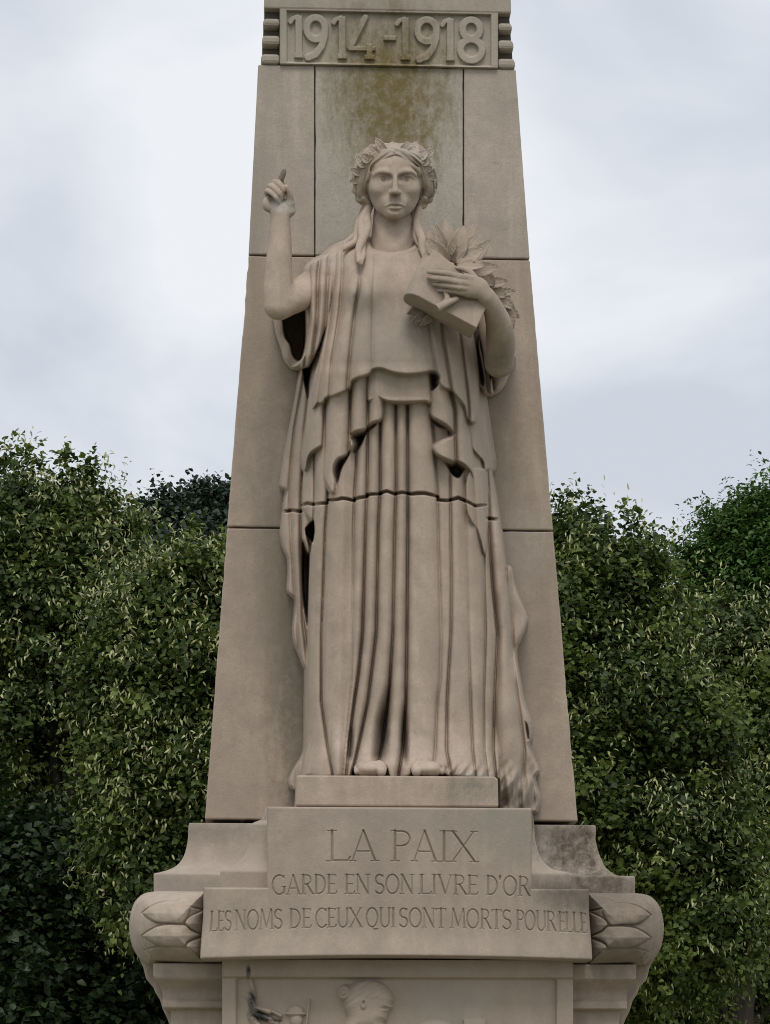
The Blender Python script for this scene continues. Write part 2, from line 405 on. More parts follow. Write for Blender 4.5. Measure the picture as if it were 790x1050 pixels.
def arc(cx, cy, rx, ry, a0, a1, n=14):
    t = np.radians(np.linspace(a0, a1, n)); return [(cx + rx * cos(x), cy - ry * sin(x)) for x in t]
def heightpatch(u0, u1, v0, v1, h, wfun, fn=T):
    nu = int(round((u1 - u0) / h)) + 1; nv = int(round((v1 - v0) / h)) + 1
    U, V = np.meshgrid(np.linspace(u0, u1, nu), np.linspace(v0, v1, nv))
    W = wfun(U, V); return U, V, W, fn(U, V, W)
def split_faces(Q, lab):
    return lab.ravel()[Q].max(1)
def sub_mesh(name, Pts, Q, mat, parent, smooth=True):
    use, inv = np.unique(Q, return_inverse=True)
    return mesh_np(name, Pts.reshape(-1, 3)[use], inv.reshape(Q.shape), mat, parent, smooth)
def close_patch(name, U, V, W, fn, mat, parent, back):
    """sides of a height patch, straight back in the world"""
    nr, nc = U.shape
    ring = [(0, j) for j in range(nc)] + [(i, nc - 1) for i in range(1, nr)] + [(nr - 1, j) for j in range(nc - 2, -1, -1)] + [(i, 0) for i in range(nr - 2, 0, -1)]
    r = np.array(ring); f = fn(U[r[:, 0], r[:, 1]], V[r[:, 0], r[:, 1]], W[r[:, 0], r[:, 1]]); b = f.copy(); b[:, 1] = back
    n = len(f); k = np.arange(n); k2 = (k + 1) % n
    return np.concatenate([f, b]), np.stack([k, k2, n + k2, n + k], 1)

S = 0.018                                      # the numerals' baseline falls a little to the right
def dg(pts, x0, v0=15.5, hgt=43.5, wd=24): return [(x0 + a * wd, v0 + (1 - b) * hgt) for a, b in pts]
one = [[(0.5, 0.98), (0.5, 0.02)], [(0.14, 0.82), (0.24, 0.9), (0.46, 0.95)], [(0.30, 0.06), (0.70, 0.06)]]
nine = [arc(0.5, -0.69, 0.36, 0.25, 0, 360, 24), [(0.86, 0.69), (0.84, 0.5), (0.72, 0.28), (0.5, 0.1), (0.2, 0.02)]]
four = [[(0.62, 0.97), (0.08, 0.26)], [(0.08, 0.25), (0.98, 0.25)], [(0.76, 0.36), (0.76, 0.02)], [(0.58, 0.06), (0.94, 0.06)]]
eight = [arc(0.5, -0.74, 0.31, 0.22, 0, 360, 24), arc(0.5, -0.27, 0.38, 0.24, 0, 360, 24)]
def flip(g_): return [[(a, abs(b)) for a, b in st] for st in g_]
nine = [[(a, -b if i == 0 else b) for a, b in st] for i, st in enumerate(nine)]; eight = [[(a, -b) for a, b in st] for st in eight]
nine[0] = [(a, b) for a, b in nine[0]]
GL = [('1', one, 295, 23), ('9', nine, 311, 26), ('1', one, 339, 24), ('4', four, 357, 29), ('-', [[(0.1, 0.5), (0.9, 0.5)]], 392, 16),
      ('1', one, 404, 24), ('9', nine, 424.5, 27), ('1', one, 451, 22), ('8', eight, 469, 29)]
lab_holder = {}
def date_w(U, V):
    Vs = V - (U - 400) * 0.0                   # T() already carries the level lines
    dpan = np.minimum(np.minimum(U - 294, 504 - U), np.minimum(Vs - 12.5, 66 - Vs))
    W = WPY + 4 - 4.6 * sstep(dpan, -0.3, 1.2)
    lab = np.zeros(U.shape, int)
    for k, (ch, st, x0, wd) in enumerate(GL):
        d = np.full(U.shape, 1e9)
        sel = (U > x0 - 8) & (U < x0 + wd + 8)
        uu, vv = U[sel], Vs[sel]; dd = np.full(uu.shape, 1e9)
        for s_ in st:
            q = dg(s_, x0, 16.5, 45, wd)
            th = 3.9 if ch in '189' else 3.3
            if ch == '-': th = 2.6
            (ax_, ay_), (bx_, by_) = q[0], q[-1]
            if len(q) == 2 and abs(ax_ - bx_) < 0.5:          # upright: square-cut ends
                dd = np.minimum(dd, np.maximum(np.abs(uu - ax_) - th, np.maximum(min(ay_, by_) - vv, vv - max(ay_, by_)))); continue
            if len(q) == 2 and abs(ay_ - by_) < 0.5:
                dd = np.minimum(dd, np.maximum(np.abs(vv - ay_) - 2.6, np.maximum(min(ax_, bx_) - uu, uu - max(ax_, bx_)))); continue
            if ch == '1': th = 2.6
            dd = np.minimum(dd, line_dist(uu, vv, q) - th)
        d[sel] = dd
        W = W + 3.9 * sstep(-d, -0.6, 1.0); lab[d < 0.7] = k + 1
    dn = np.minimum(np.minimum(U - 287, 511 - U), 100)
    W -= np.clip(1.5 - dn, 0, 2) * 1.0
    lab_holder['l'] = lab
    return W
U, V, W, Pt = heightpatch(287, 511, 10.5, 66.8, 0.5, date_w)
Q = grid_quads(*U.shape); fl = split_faces(Q, lab_holder['l'])
panel = sub_mesh('date_panel', Pt, Q[fl == 0], M_DATE, pylon)
for k in range(1, 10): sub_mesh('numeral' if k != 5 else 'dash', Pt, Q[fl == k], M_DATE, panel)
v_, f_ = close_patch('x', U, V, W, T, M_DATE, pylon, 1.2); mesh_np('date_block', v_, f_[:, ::-1], M_DATE, pylon, False)

# ------------------------------------------------------------------ pedestal
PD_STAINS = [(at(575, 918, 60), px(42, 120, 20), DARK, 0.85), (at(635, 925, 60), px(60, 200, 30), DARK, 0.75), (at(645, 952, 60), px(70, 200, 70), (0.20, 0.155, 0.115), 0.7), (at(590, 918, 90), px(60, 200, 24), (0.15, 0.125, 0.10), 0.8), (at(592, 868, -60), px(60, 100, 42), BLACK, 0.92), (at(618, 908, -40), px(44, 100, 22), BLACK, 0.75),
             (at(566, 862, -30), px(16, 90, 40), PALE, 0.5), (at(430, 838, 140), px(120, 120, 16), (0.30, 0.26, 0.22), 0.5), (at(520, 855, 120), px(40, 120, 40), (0.27, 0.245, 0.21), 0.6),
             (at(255, 1040, 100), px(20, 90, 14), (0.03, 0.035, 0.04), 0.0), (at(175, 922, 40), px(30, 120, 9), PALE, 0.4),
             (at(460, 1035, 100), px(50, 90, 50), (0.36, 0.325, 0.28), 0.5), (at(625, 970, 60), px(50, 120, 30), (0.22, 0.185, 0.15), 0.6),
             (at(170, 905, -40), px(60, 120, 9), (0.28, 0.25, 0.21), 0.6), (at(218, 852, -70), px(40, 120, 16), (0.25, 0.215, 0.18), 0.6)]
M_PD = stone('pedestal_limestone', (0.425, 0.348, 0.28), PD_STAINS, grain=0.7, streak=0.9, var=1.8)
M_BASE = stone('weathered_base_limestone', (0.44, 0.372, 0.31), PD_STAINS, grain=0.75, streak=0.8, var=1.3)
pedestal = empty('memorial_pedestal', (0.0, 0.0, 0), 'carved stone pedestal with the words LA PAIX under the statue', 'pedestal')

def moulding(name, prof, uin, side, back, mat=M_BASE, vin=None):
    """profile rows (v, u of the outer corner, depth) swept across the front and back round the corner"""
    rows = []
    for v, u, wd in prof:
        v_mid = v
        a = T(uin, v, wd); c = T(u, v, wd); b = c.copy(); b[1] = back
        k = [a, c, b]; rows.append(k)
    V = np.array(rows).reshape(-1, 3); F = []
    n = len(prof)
    for i in range(n - 1):
        for j in range(2):
            q = (i * 3 + j, (i + 1) * 3 + j, (i + 1) * 3 + j + 1, i * 3 + j + 1)
            F.append(q if side < 0 else q)
    F.append((0, 1, 2)); F.append(((n - 1) * 3, (n - 1) * 3 + 2, (n - 1) * 3 + 1))
    o = mesh_py(name, V, F, mat, pedestal)
    me = o.data
    import bmesh
    bm = bmesh.new(); bm.from_mesh(me); bmesh.ops.recalc_face_normals(bm, faces=bm.faces); bm.to_mesh(me); bm.free()
    m = o.modifiers.new('bevel', 'BEVEL'); m.width = 0.006; m.segments = 2; m.limit_method = 'ANGLE'; m.angle_limit = radians(40)
    return o
def cove(pts, w_top, u_top, sgn, n=20):
    """traced concave profile: where the outline runs outward the front comes forward by as much"""
    c = catmull(pts, n // 4); return [(v, u, w_top + sgn * (u - u_top)) for v, u in c]
OL = cove([(845, 194), (850, 193.2), (860, 192.8), (870, 191.3), (880, 188), (888, 182), (893, 173), (896, 163)], -84, 194, -1)
moulding('flared_base', OL + [(896.5, 158.5, OL[-1][2] + 4), (897.5, 157.6, OL[-1][2] + 5), (918, 157.6, OL[-1][2] + 5)], 300, -1, 1.3)
OR = cove([(845, 611), (850, 611.6), (860, 611.2), (872, 614), (881, 617.5), (889, 622), (894, 628), (897, 634)], -84, 611, 1)
moulding('flared_base', OR + [(897.5, 650, OR[-1][2] + 8), (898.5, 651.6, OR[-1][2] + 9), (918, 651.6, OR[-1][2] + 9)], 500, 1, 1.3)
IL = cove([(829, 273), (840, 269), (845, 259), (850, 257.5), (860, 256.8), (868, 255.5), (878, 251), (886, 243), (891, 233)], 0, 258, -1)
IL = [(v, u, min(max(wd, -6), 40)) for v, u, wd in IL]
moulding('flared_buttress', IL + [(893.5, 226.5, IL[-1][2] + 5), (894.5, 225.8, IL[-1][2] + 6), (918, 225.8, IL[-1][2] + 6)], 320, -1, 0.5)
IR = cove([(829, 545.5), (838, 547.5), (850, 548.5), (860, 549.3), (870, 551.5), (878, 554.5), (886, 560.5), (891, 568)], 0, 548, 1)
IR = [(v, u, min(max(wd, -6), 40)) for v, u, wd in IR]
moulding('flared_buttress', IR + [(894.5, 585, IR[-1][2] + 8), (895.5, 586.5, IR[-1][2] + 9), (918, 586.5, IR[-1][2] + 9)], 480, 1, 0.5)
mb = MB(); mb.add(*prism([(200, 845.6), (605, 845.6), (605, 916), (200, 916)], -90, 0.98)); mb.build('core_block', M_BASE, pedestal)

# inscribed block
GLY = {}
def st(*s): return [([(float(x), float(y)) for x, y in pts], wt) for pts, wt in s]
K, k_ = 1.0, 0.62
def ser(x, y, l=0.11): return ([(x - l, y), (x + l, y)], 0.5)
def A2(cx, cy, rx, ry, a0, a1): return [(cx + rx * cos(radians(t)), cy + ry * sin(radians(t))) for t in np.linspace(a0, a1, 18)]
GLY['L'] = (0.56, st(([(.12, 0), (.12, 1)], K), ([(.12, .02), (.54, .02), (.58, .14)], k_), ser(.12, 1), ser(.08, 0)))
GLY['A'] = (0.74, st(([(.08, 0), (.36, 1)], k_), ([(.36, 1), (.66, 0)], K), ([(.18, .32), (.56, .32)], k_), ser(.08, 0, .09), ser(.66, 0, .1)))
GLY['P'] = (0.58, st(([(.14, 0), (.14, 1)], K), ([(.14, .98), (.32, .98)] + A2(.32, .74, .22, .24, 90, -90) + [(.14, .5)], 0.75), ser(.14, 0), ser(.1, 1, .06)))
GLY['I'] = (0.30, st(([(.15, 0), (.15, 1)], K), ser(.15, 1), ser(.15, 0)))
GLY['X'] = (0.76, st(([(.08, 1), (.68, 0)], K), ([(.66, 1), (.08, 0)], k_), ser(.08, 1), ser(.66, 1, .09), ser(.08, 0, .09), ser(.68, 0)))
GLY['G'] = (0.78, st((A2(.42, .5, .34, .5, 45, 320), 0.85), ([(.68, .02), (.68, .4)], K), ([(.54, .4), (.76, .4)], .5), ([(.66, .84), (.67, .98)], .6)))
GLY['R'] = (0.66, st(([(.14, 0), (.14, 1)], K), ([(.14, .98), (.32, .98)] + A2(.32, .75, .2, .23, 90, -90) + [(.14, .52)], .7), ([(.32, .52), (.62, 0)], K), ser(.14, 0), ser(.1, 1, .06), ser(.64, .01, .05)))
GLY['D'] = (0.66, st(([(.14, 0), (.14, 1)], K), ([(.14, .98), (.26, .98)] + A2(.26, .5, .34, .48, 90, -90) + [(.14, .02)], .8), ser(.1, 0, .06), ser(.1, 1, .06)))
GLY['E'] = (0.56, st(([(.14, 0), (.14, 1)], K), ([(.14, .98), (.48, .98), (.49, .88)], k_), ([(.14, .52), (.42, .52)], k_), ([(.14, .02), (.5, .02), (.53, .14)], k_), ser(.1, 0, .06), ser(.1, 1, .06)))
GLY['N'] = (0.76, st(([(.12, 0), (.12, 1)], k_), ([(.12, 1), (.64, 0)], K), ([(.64, 0), (.64, 1)], k_), ser(.12, 0), ser(.08, 1, .07), ser(.64, 1)))
GLY['S'] = (0.56, st((A2(.28, .745, .2, .24, 40, 250) + A2(.28, .255, .22, .25, 80, -140), .9), ([(.46, .82), (.47, .97)], .5), ([(.07, .18), (.06, .03)], .5)))
GLY['O'] = (0.78, st((A2(.39, .5, .33, .5, 0, 360), .85)))
GLY['V'] = (0.72, st(([(.08, 1), (.38, 0)], K), ([(.38, 0), (.64, 1)], k_), ser(.08, 1, .1), ser(.64, 1, .08)))
GLY['M'] = (0.90, st(([(.08, 0), (.16, 1)], k_), ([(.16, 1), (.45, .08)], K), ([(.45, .08), (.74, 1)], k_), ([(.74, 1), (.82, 0)], K), ser(.08, 0, .09), ser(.82, 0, .09)))
GLY['C'] = (0.66, st((A2(.40, .5, .33, .5, 45, 315), .85), ([(.63, .84), (.64, .98)], .5)))
GLY['U'] = (0.70, st(([(.12, 1), (.12, .3)] + A2(.36, .3, .24, .3, 180, 360) + [(.6, 1)], .85), ser(.12, 1), ser(.6, 1, .09)))
GLY['Q'] = (0.80, st((A2(.39, .5, .33, .5, 0, 360), .85), ([(.38, .02), (.5, -.12), (.72, -.1)], .8)))
GLY['T'] = (0.62, st(([(.31, 0), (.31, 1)], K), ([(.03, .86), (.05, .98), (.57, .98), (.59, .86)], k_), ser(.31, 0)))
GLY["'"] = (0.22, st(([(.1, 1), (.08, .82)], K)))
def words(spec, vt, vb, hw):
    o = []
    for word, u0, u1 in spec:
        tot = sum(GLY[c][0] for c in word); x = u0
        for c in word:
            wl = GLY[c][0] * (u1 - u0) / tot
            for pts, wt in GLY[c][1]:
                o.append(([(x + a / GLY[c][0] * wl, vb + (vt - vb) * b) for a, b in pts], hw * wt))
            x += wl
    return o
BC, BH = 406.5, 201.0
def bow(U): t = (U - BC) / BH; return t * t
INS = words([('LA', 336, 388), ('PAIX', 400, 490)], 852, 883, 1.5) + \
      words([('GARDE', 278, 346), ('EN', 353, 380), ('SON', 384, 425), ('LIVRE', 430, 491), ("D'OR", 498, 544)], 897, 917, 1.25) + \
      words([('LES', 214, 237), ('NOMS', 240, 290), ('DE', 296, 320), ('CEUX', 323, 372), ('QUI', 375, 406), ('SONT', 409, 458), ('MORTS', 462, 525), ('POUR', 529, 571), ('ELLE', 573, 604)], 932.5, 953, 1.2)
TPOLY = [(274, 828), (545.5, 828), (545.5, 911), (607, 911), (607.5, 984), (206, 984), (206, 911), (274, 911)]
def block_w(U, V):
    b = bow(U)
    W = 150 - 54 * b + 7 * sstep(V, 945, 990) ** 1.5 + wavy(U, V, 3, 0.25, 60)
    d = poly_sdf(U, V, TPOLY)
    r = 2.4; dd = np.clip(d, 0, r); W -= r - np.sqrt(np.maximum(r * r - (r - dd) ** 2, 0))
    eng = np.zeros(U.shape); Vc = V - 3.6 * b
    for pts, hw in INS:
        p = np.array(pts); m = (U > p[:, 0].min() - 3) & (U < p[:, 0].max() + 3) & (Vc > p[:, 1].min() - 3) & (Vc < p[:, 1].max() + 3)
        if not m.any(): continue
        d = line_dist(U[m], Vc[m], pts); eng[m] = np.maximum(eng[m], np.clip(hw - d, 0, hw))
    lab_holder['l'] = (eng > 0.02).astype(int)
    return W - np.minimum(eng * 1.9, 3.0)
sides = []
insc = None
for (u0, u1, v0, v1, bend) in ((274, 545.5, 828, 911, 0), (206, 607, 911, 984, 1)):
    hh = 0.42
    nu = int((u1 - u0) / hh) + 1; nv = int((v1 - v0) / hh) + 1
    U, V = np.meshgrid(np.linspace(u0, u1, nu), np.linspace(v0, v1, nv))
    # edges: the ends lean out a little toward the foot, the lower edge bows with the plan
    Vv = V.copy()
    W = block_w(U, V); Uo = U.copy()
    if bend:
        s = sstep(V, 930, 984); e = (U - BC) / BH
        Uo = U + np.sign(e) * np.abs(e) ** 6 * (-3.2 * (1 - s) + 0.5)
        Vv = V - 3.6 * (1 - bow(U)) * ((V - 911) / 73)
    Pt = T(Uo, Vv, W)
    Q = grid_quads(*U.shape); fl = split_faces(Q, lab_holder['l'])
    if insc is None:
        insc = sub_mesh('inscribed_block', Pt, Q[fl == 0], M_PD, pedestal); keep = (Pt, Q, fl)
    else:
        keep2 = (Pt, Q, fl)
    r_ = close_patch('x', Uo, Vv, W, T, M_PD, pedestal, 0.35); sides.append((r_[0], r_[1][:, ::-1]))
bpy.data.objects.remove(insc)
(Pa, Qa, fa), (Pb, Qb, fb) = keep, keep2
Pall = np.concatenate([Pa.reshape(-1, 3), Pb.reshape(-1, 3)]); Qall = np.concatenate([Qa, Qb + Pa.shape[0] * Pa.shape[1]]); fall = np.concatenate([fa, fb])
insc = sub_mesh('inscribed_block', Pall, Qall[fall == 0], M_PD, pedestal)
sub_mesh('carved_lettering', Pall, Qall[fall == 1], M_PD, insc)
v_, f_ = join(sides); mesh_np('block_sides', v_, f_, M_PD, insc, False)

# rolled scroll ends with carved water leaves
def scroll(side):
    poly = [(210, 915.5), (160, 915.5), (148, 918), (139, 926), (134, 940), (133, 955), (136, 971), (143, 983), (152, 989.5), (210, 989.5)]
    def tr(p): return [(u if side < 0 else 813.5 - u, v) for u, v in p]
    pol = catmull(poly[1:-1], 6).tolist(); pol = [poly[0]] + pol + [poly[-1]]
    lines = [[(145.5, 937.5), (152, 943), (162, 947.5), (175, 948), (190, 949.5), (197, 955), (209, 960)],
             [(145.5, 937.5), (156, 930), (168, 926), (180, 925.5), (196, 931), (209, 934)],
             [(145.5, 961), (152, 956), (164, 950), (175, 948)],
             [(145.5, 961), (155, 967), (167, 971.5), (185, 972), (196, 975), (207, 983)],
             [(188, 948), (193, 942), (209, 934.5)], [(190, 972), (194, 966), (209, 960)], [(149, 975), (160, 972), (167, 971.5)],
             [(146, 963), (149, 972), (156, 981)], [(183, 924.5), (192, 921), (206, 919)]]
    cells = [[tuple(x) for x in catmull(c_ + [c_[0]], 4)][:-1] for c_ in [[(145.5, 937.5), (156, 930), (168, 926), (180, 925.5), (196, 931), (188, 948), (175, 948), (162, 947.5), (152, 943)],
             [(145.5, 961), (152, 956), (164, 950), (188, 949), (197, 955), (209, 960), (194, 966), (188, 972), (167, 971.5), (155, 967)],
             [(209, 934), (193, 942), (190, 949), (197, 955), (209, 959)], [(209, 961), (194, 967), (191, 973), (207, 982)]]]
    h = 0.5; us = np.arange(131, 210.01, h); vs = np.arange(914, 991.01, h)
    U, V = np.meshgrid(us, vs)
    d = poly_sdf(U, V, pol)
    R = 30.0
    t = np.clip(d, 0, R) / R
    W = 14 + 62 * np.sqrt(np.clip(1 - (1 - t) ** 2, 0, 1)) + 16 * ((U - 133) / 75)
    g_ = np.zeros(U.shape)
    for l in lines:
        l = catmull(l, 5); dl = line_dist(U, V, [tuple(x) for x in l]); g_ = np.maximum(g_, np.clip(1.3 - dl, 0, 1.3) * 2.0)
    up = np.zeros(U.shape)
    for c in cells:
        dc = poly_sdf(U, V, c); up = np.maximum(up, 2.0 * sstep(dc, -0.5, 2) + 3.2 * np.sqrt(np.clip(dc / 9, 0, 1)) + 0.35 * np.exp(-((V - np.mean([q[1] for q in c])) / 1.6) ** 2) * (dc > 2))
    W = W + up - g_ + wavy(U, V, 5 if side < 0 else 6, 0.5, 14)
    inside = d > -0.2
    W = np.where(d < 0, -40, W)
    Uo = U if side < 0 else 813.5 - U
    Pt = T(Uo, V, W)
    Q = grid_quads(*U.shape); msk = inside.ravel()[Q].any(1)
    Q = Q[msk]
    if side > 0: Q = Q[:, ::-1]
    o = sub_mesh('scroll_end', Pt, Q, M_PD, pedestal)
    m = MB()
    pol2 = tr([(u + (0.8 if u < 170 else 0), v) for u, v in pol])
    m.add(*prism(pol2, 8, 1.05)); m.build('scroll_roll', M_PD, o)
    # tapering tail under the roll
    tail = [(137, 966), (141, 980), (147, 993), (150, 1006), (156, 1009), (159, 1018), (164, 1026), (167, 1036), (172, 1046), (176, 1060), (215, 1060), (215, 966)]
    m = MB(); m.add(*prism(tr(tail), -20, 0.5)); m.build('scroll_tail', M_PD, o, bevel=0.012)
scroll(-1); scroll(1)

# capital mouldings at each side of the relief and the shaft below
def capital(side):
    prof = [(988.5, 157, 52), (1003.5, 157.5, 52), (1005, 160, 50)]
    for t in np.linspace(0, 1, 10):
        prof.append((1006 + 20 * t, 160.5 + 6.5 * t + 2.5 * sin(t * pi) , 49 - 14 * t - 6 * sin(t * pi)))
    prof += [(1026.5, 167, 38), (1028, 166.4, 39), (1034, 166.8, 39), (1035.5, 170, 34), (1037, 175, 28), (1300, 175, 28)]
    tr = (lambda u: u) if side < 0 else (lambda u: 810 - u)
    moulding('capital', [(v, tr(u), wd) for v, u, wd in prof], 260 if side < 0 else 552, side, 0.7, M_PD)
capital(-1); capital(1)

def relief_w(U, V):
    t = (U - 408) / 180.0
    W = 112 - 44 * t * t
    W += 8 * (1 - sstep(V, 1001, 1004.5)) + 2.0 * np.exp(-((V - 1003) / 1.5) ** 2)
    frame = sstep(U, 245, 241) + sstep(U, 569, 572); W += 5 * np.clip(frame, 0, 1) * sstep(V, 1003, 1005)
    R = np.zeros(U.shape)
    def blob(cu, cv, ru, rv, hgt, p=2.0):
        q = ((U - cu) / ru) ** 2 + ((V - cv) / rv) ** 2
        return hgt * np.sqrt(np.clip(1 - q, 0, 1))
    head = [(352, 1052), (356, 1043), (353, 1034), (353, 1022), (358, 1012), (367, 1006), (380, 1004), (392, 1008), (400, 1015), (404, 1024), (402, 1030), (403.5, 1033), (400, 1036), (398, 1040), (397, 1046), (394.5, 1049), (394, 1060), (345, 1060)]
    dh = poly_sdf(U, V, [tuple(x) for x in catmull(head, 4)])
    hd = 15 * np.sqrt(np.clip(1 - (1 - np.clip(dh, 0, 16) / 16) ** 2, 0, 1))
    hair = sstep(V, 1029, 1026) * (dh > 0)
    hl = V - np.interp(U, [350, 366, 376, 390, 403], [1036, 1033, 1024, 1024, 1021]); hd = hd + (0.5 * sstep(hl, 1.5, -2.0) + 0.45 * np.sin((U - 352) * 0.55 + (V - 1004) * 0.8) * sstep(hl, -1, -4)) * sstep(dh, 0, 3)
    ear = blob(372.5, 1030, 3.4, 5.6, 2.4) - blob(373, 1029, 1.7, 3.0, 2.6)
    eye = -2.6 * np.exp(-((U - 395.5) / 3.4) ** 2 - ((V - 1034) / 1.5) ** 2) + 1.0 * np.exp(-((U - 395) / 3) ** 2 - ((V - 1036.2) / 1.2) ** 2) + 1.2 * np.exp(-((U - 387) / 6) ** 2 - ((V - 1043) / 5) ** 2)
    R = np.maximum(R, np.where(dh > 0, hd + ear + eye, 0))
    bun = blob(355, 1019, 8.5, 9.5, 11); bun += np.where(bun > 0, 1.0 * np.sin(np.hypot(U - 352, V - 1018) * 1.3), 0); R = np.maximum(R, bun)
    # helmeted soldier with a rifle, and a second worn figure at the edge
    R = np.maximum(R, blob(303, 1038, 9, 7, 7)); R = np.maximum(R, blob(303, 1040, 11.5, 2.2, 7.5)); R = np.maximum(R, blob(304, 1047, 7, 8, 7))
    rf = line_dist(U, V, [(314, 1054), (317, 1026)]); R = np.maximum(R, 3.5 * sstep(-rf, -1.8, -0.6))
    for a, b, r, hh in (((252, 990), (256, 1000), 3, 4), ((257, 1006), (261, 1022), 2.5, 5), ((256, 1022), (262, 1038), 4.5, 8), ((262, 1034), (276, 1038), 3.2, 9),
                        ((264, 1041), (277, 1046), 3.0, 8), ((276, 1036), (288, 1042), 2.2, 5), ((272, 1046), (284, 1050), 2.4, 6), ((258, 1044), (266, 1054), 4, 7)):
        dd = seg_dist(U, V, a, b); R = np.maximum(R, hh * np.sqrt(np.clip(1 - (dd / r) ** 2, 0, 1)))
    R = np.maximum(R, 6 * sstep(np.minimum(V - 1045, 12 - np.abs(U - 487)), -0.5, 1)); colw = 7 + (V - 1005) * 0.09
    R = np.maximum(R, 2.4 * sstep(colw - np.abs(U - 486), -6, 3) * sstep(V, 1000, 1040)); R = np.maximum(R, blob(446, 1056, 20, 10, 6))
    return W + R * sstep(V, 1003.5, 1006) + wavy(U, V, 9, 0.35, 22)
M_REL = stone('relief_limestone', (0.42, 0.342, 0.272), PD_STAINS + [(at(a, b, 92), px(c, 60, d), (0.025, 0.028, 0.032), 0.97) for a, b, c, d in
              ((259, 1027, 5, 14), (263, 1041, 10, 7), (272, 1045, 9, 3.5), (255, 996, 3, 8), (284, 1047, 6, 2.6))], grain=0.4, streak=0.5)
U, V, W, Pt = heightpatch(228, 588, 984.5, 1064, 0.5, relief_w)
Q = grid_quads(*U.shape)
lab = ((poly_sdf(U, V, [(338, 1070), (350, 1040), (344, 1018), (356, 1006), (380, 1001), (400, 1008), (408, 1024), (406, 1070)]) > 0)).astype(int)
fl = split_faces(Q, lab)
rel = sub_mesh('relief_panel', Pt, Q[fl == 0], M_REL, pedestal); sub_mesh('relief_head', Pt, Q[fl == 1], M_REL, rel)
v_, f_ = close_patch('x', U, V, W, T, M_REL, pedestal, 0.4); mesh_np('panel_sides', v_, f_[:, ::-1], M_REL, rel, False)
mb = MB(); mb.add(*prism(box_uv(232, 1063, 584, 1560), 66, 0.9)); mb.build('shaft', M_PD, pedestal, bevel=0.01)
zb = 0.0
for (x, y0, y1, z0, z1) in ((1.25, -1.05, 1.75, 0.0, 0.17), (1.0, -0.8, 1.5, 0.17, 0.34)):
    m = MB(); V8 = [(sx * x, yy, zz) for zz in (z0, z1) for (sx, yy) in ((-1, y0), (1, y0), (1, y1), (-1, y1))]
    m.add(V8, [(3, 2, 1, 0), (4, 5, 6, 7), (0, 1, 5, 4), (1, 2, 6, 5), (2, 3, 7, 6), (3, 0, 4, 7)]); m.build('step', M_PD, pedestal, bevel=0.012)
mb = MB(); mb.add([(sx * 0.72, yy, zz) for zz in (0.34, 2.6) for (sx, yy) in ((-1, 0.3), (1, 0.3), (1, 1.28), (-1, 1.28))],
                  [(3, 2, 1, 0), (4, 5, 6, 7), (0, 1, 5, 4), (1, 2, 6, 5), (2, 3, 7, 6), (3, 0, 4, 7)]); mb.build('rear_pier', M_PD, pedestal)



# ------------------------------------------------------------------ statue
ST_STAINS_SHADE = [(at(425, 160, 20), px(40, 60, 14), (0.46, 0.44, 0.41), 0.4), (at(290, 212, 40), px(16, 30, 9), (0.55, 0.53, 0.49), 0.75),
             (at(335, 262, 30), px(26, 60, 16), (0.50, 0.46, 0.41), 0.5), (at(480, 812, 100), px(42, 60, 16), (0.21, 0.195, 0.155), 0.75), (at(530, 815, 30), px(26, 60, 22), (0.20, 0.175, 0.14), 0.7),
             (at(405, 335, 90), px(52, 80, 64), (0.27, 0.24, 0.205), 0.65), (at(372, 300, 80), px(16, 60, 22), (0.31, 0.27, 0.23), 0.4), (at(290.5, 177, 44), px(12, 40, 12), (0.11, 0.092, 0.076), 0.75), (at(460, 282, 115), px(34, 60, 12), (0.26, 0.215, 0.17), 0.7), (at(404, 186, 40), px(30, 60, 14), (0.33, 0.28, 0.235), 0.5),  # chest stained grey; fingertip, fingers and face darker
             (at(440, 190, 0), px(14, 60, 24), (0.15, 0.13, 0.11), 0.6), (at(515, 372, 40), px(14, 60, 14), (0.2, 0.17, 0.14), 0.6),  # hair patch paints the shade on its right side
             (at(325, 275, 40), px(9, 60, 12), (0.25, 0.2, 0.16), 0.6), (at(366, 297, 80), px(4, 60, 4), (0.15, 0.13, 0.11), 0.6), (at(480, 795, 90), px(22, 60, 5), (0.48, 0.47, 0.42), 0.7),
             (at(395, 750, 70), px(6, 80, 26), (0.06, 0.055, 0.05), 0.8), (at(415, 760, 70), px(5, 60, 24), (0.07, 0.065, 0.06), 0.7), (at(360, 765, 80), px(4, 60, 18), (0.08, 0.07, 0.06), 0.6),  # near-black patches paint the shade in the deep skirt gaps
             (at(470, 660, 90), px(40, 60, 80), (0.36, 0.305, 0.255), 0.4)]
M_ST = stone('statue_limestone', (0.465, 0.372, 0.296), ST_STAINS_SHADE, grain=0.8, streak=1.15, var=1.8)
statue = empty('statue', (0.0, 0.0, 2.75), 'stone statue of a robed woman raising one finger and holding a tablet', 'statue')

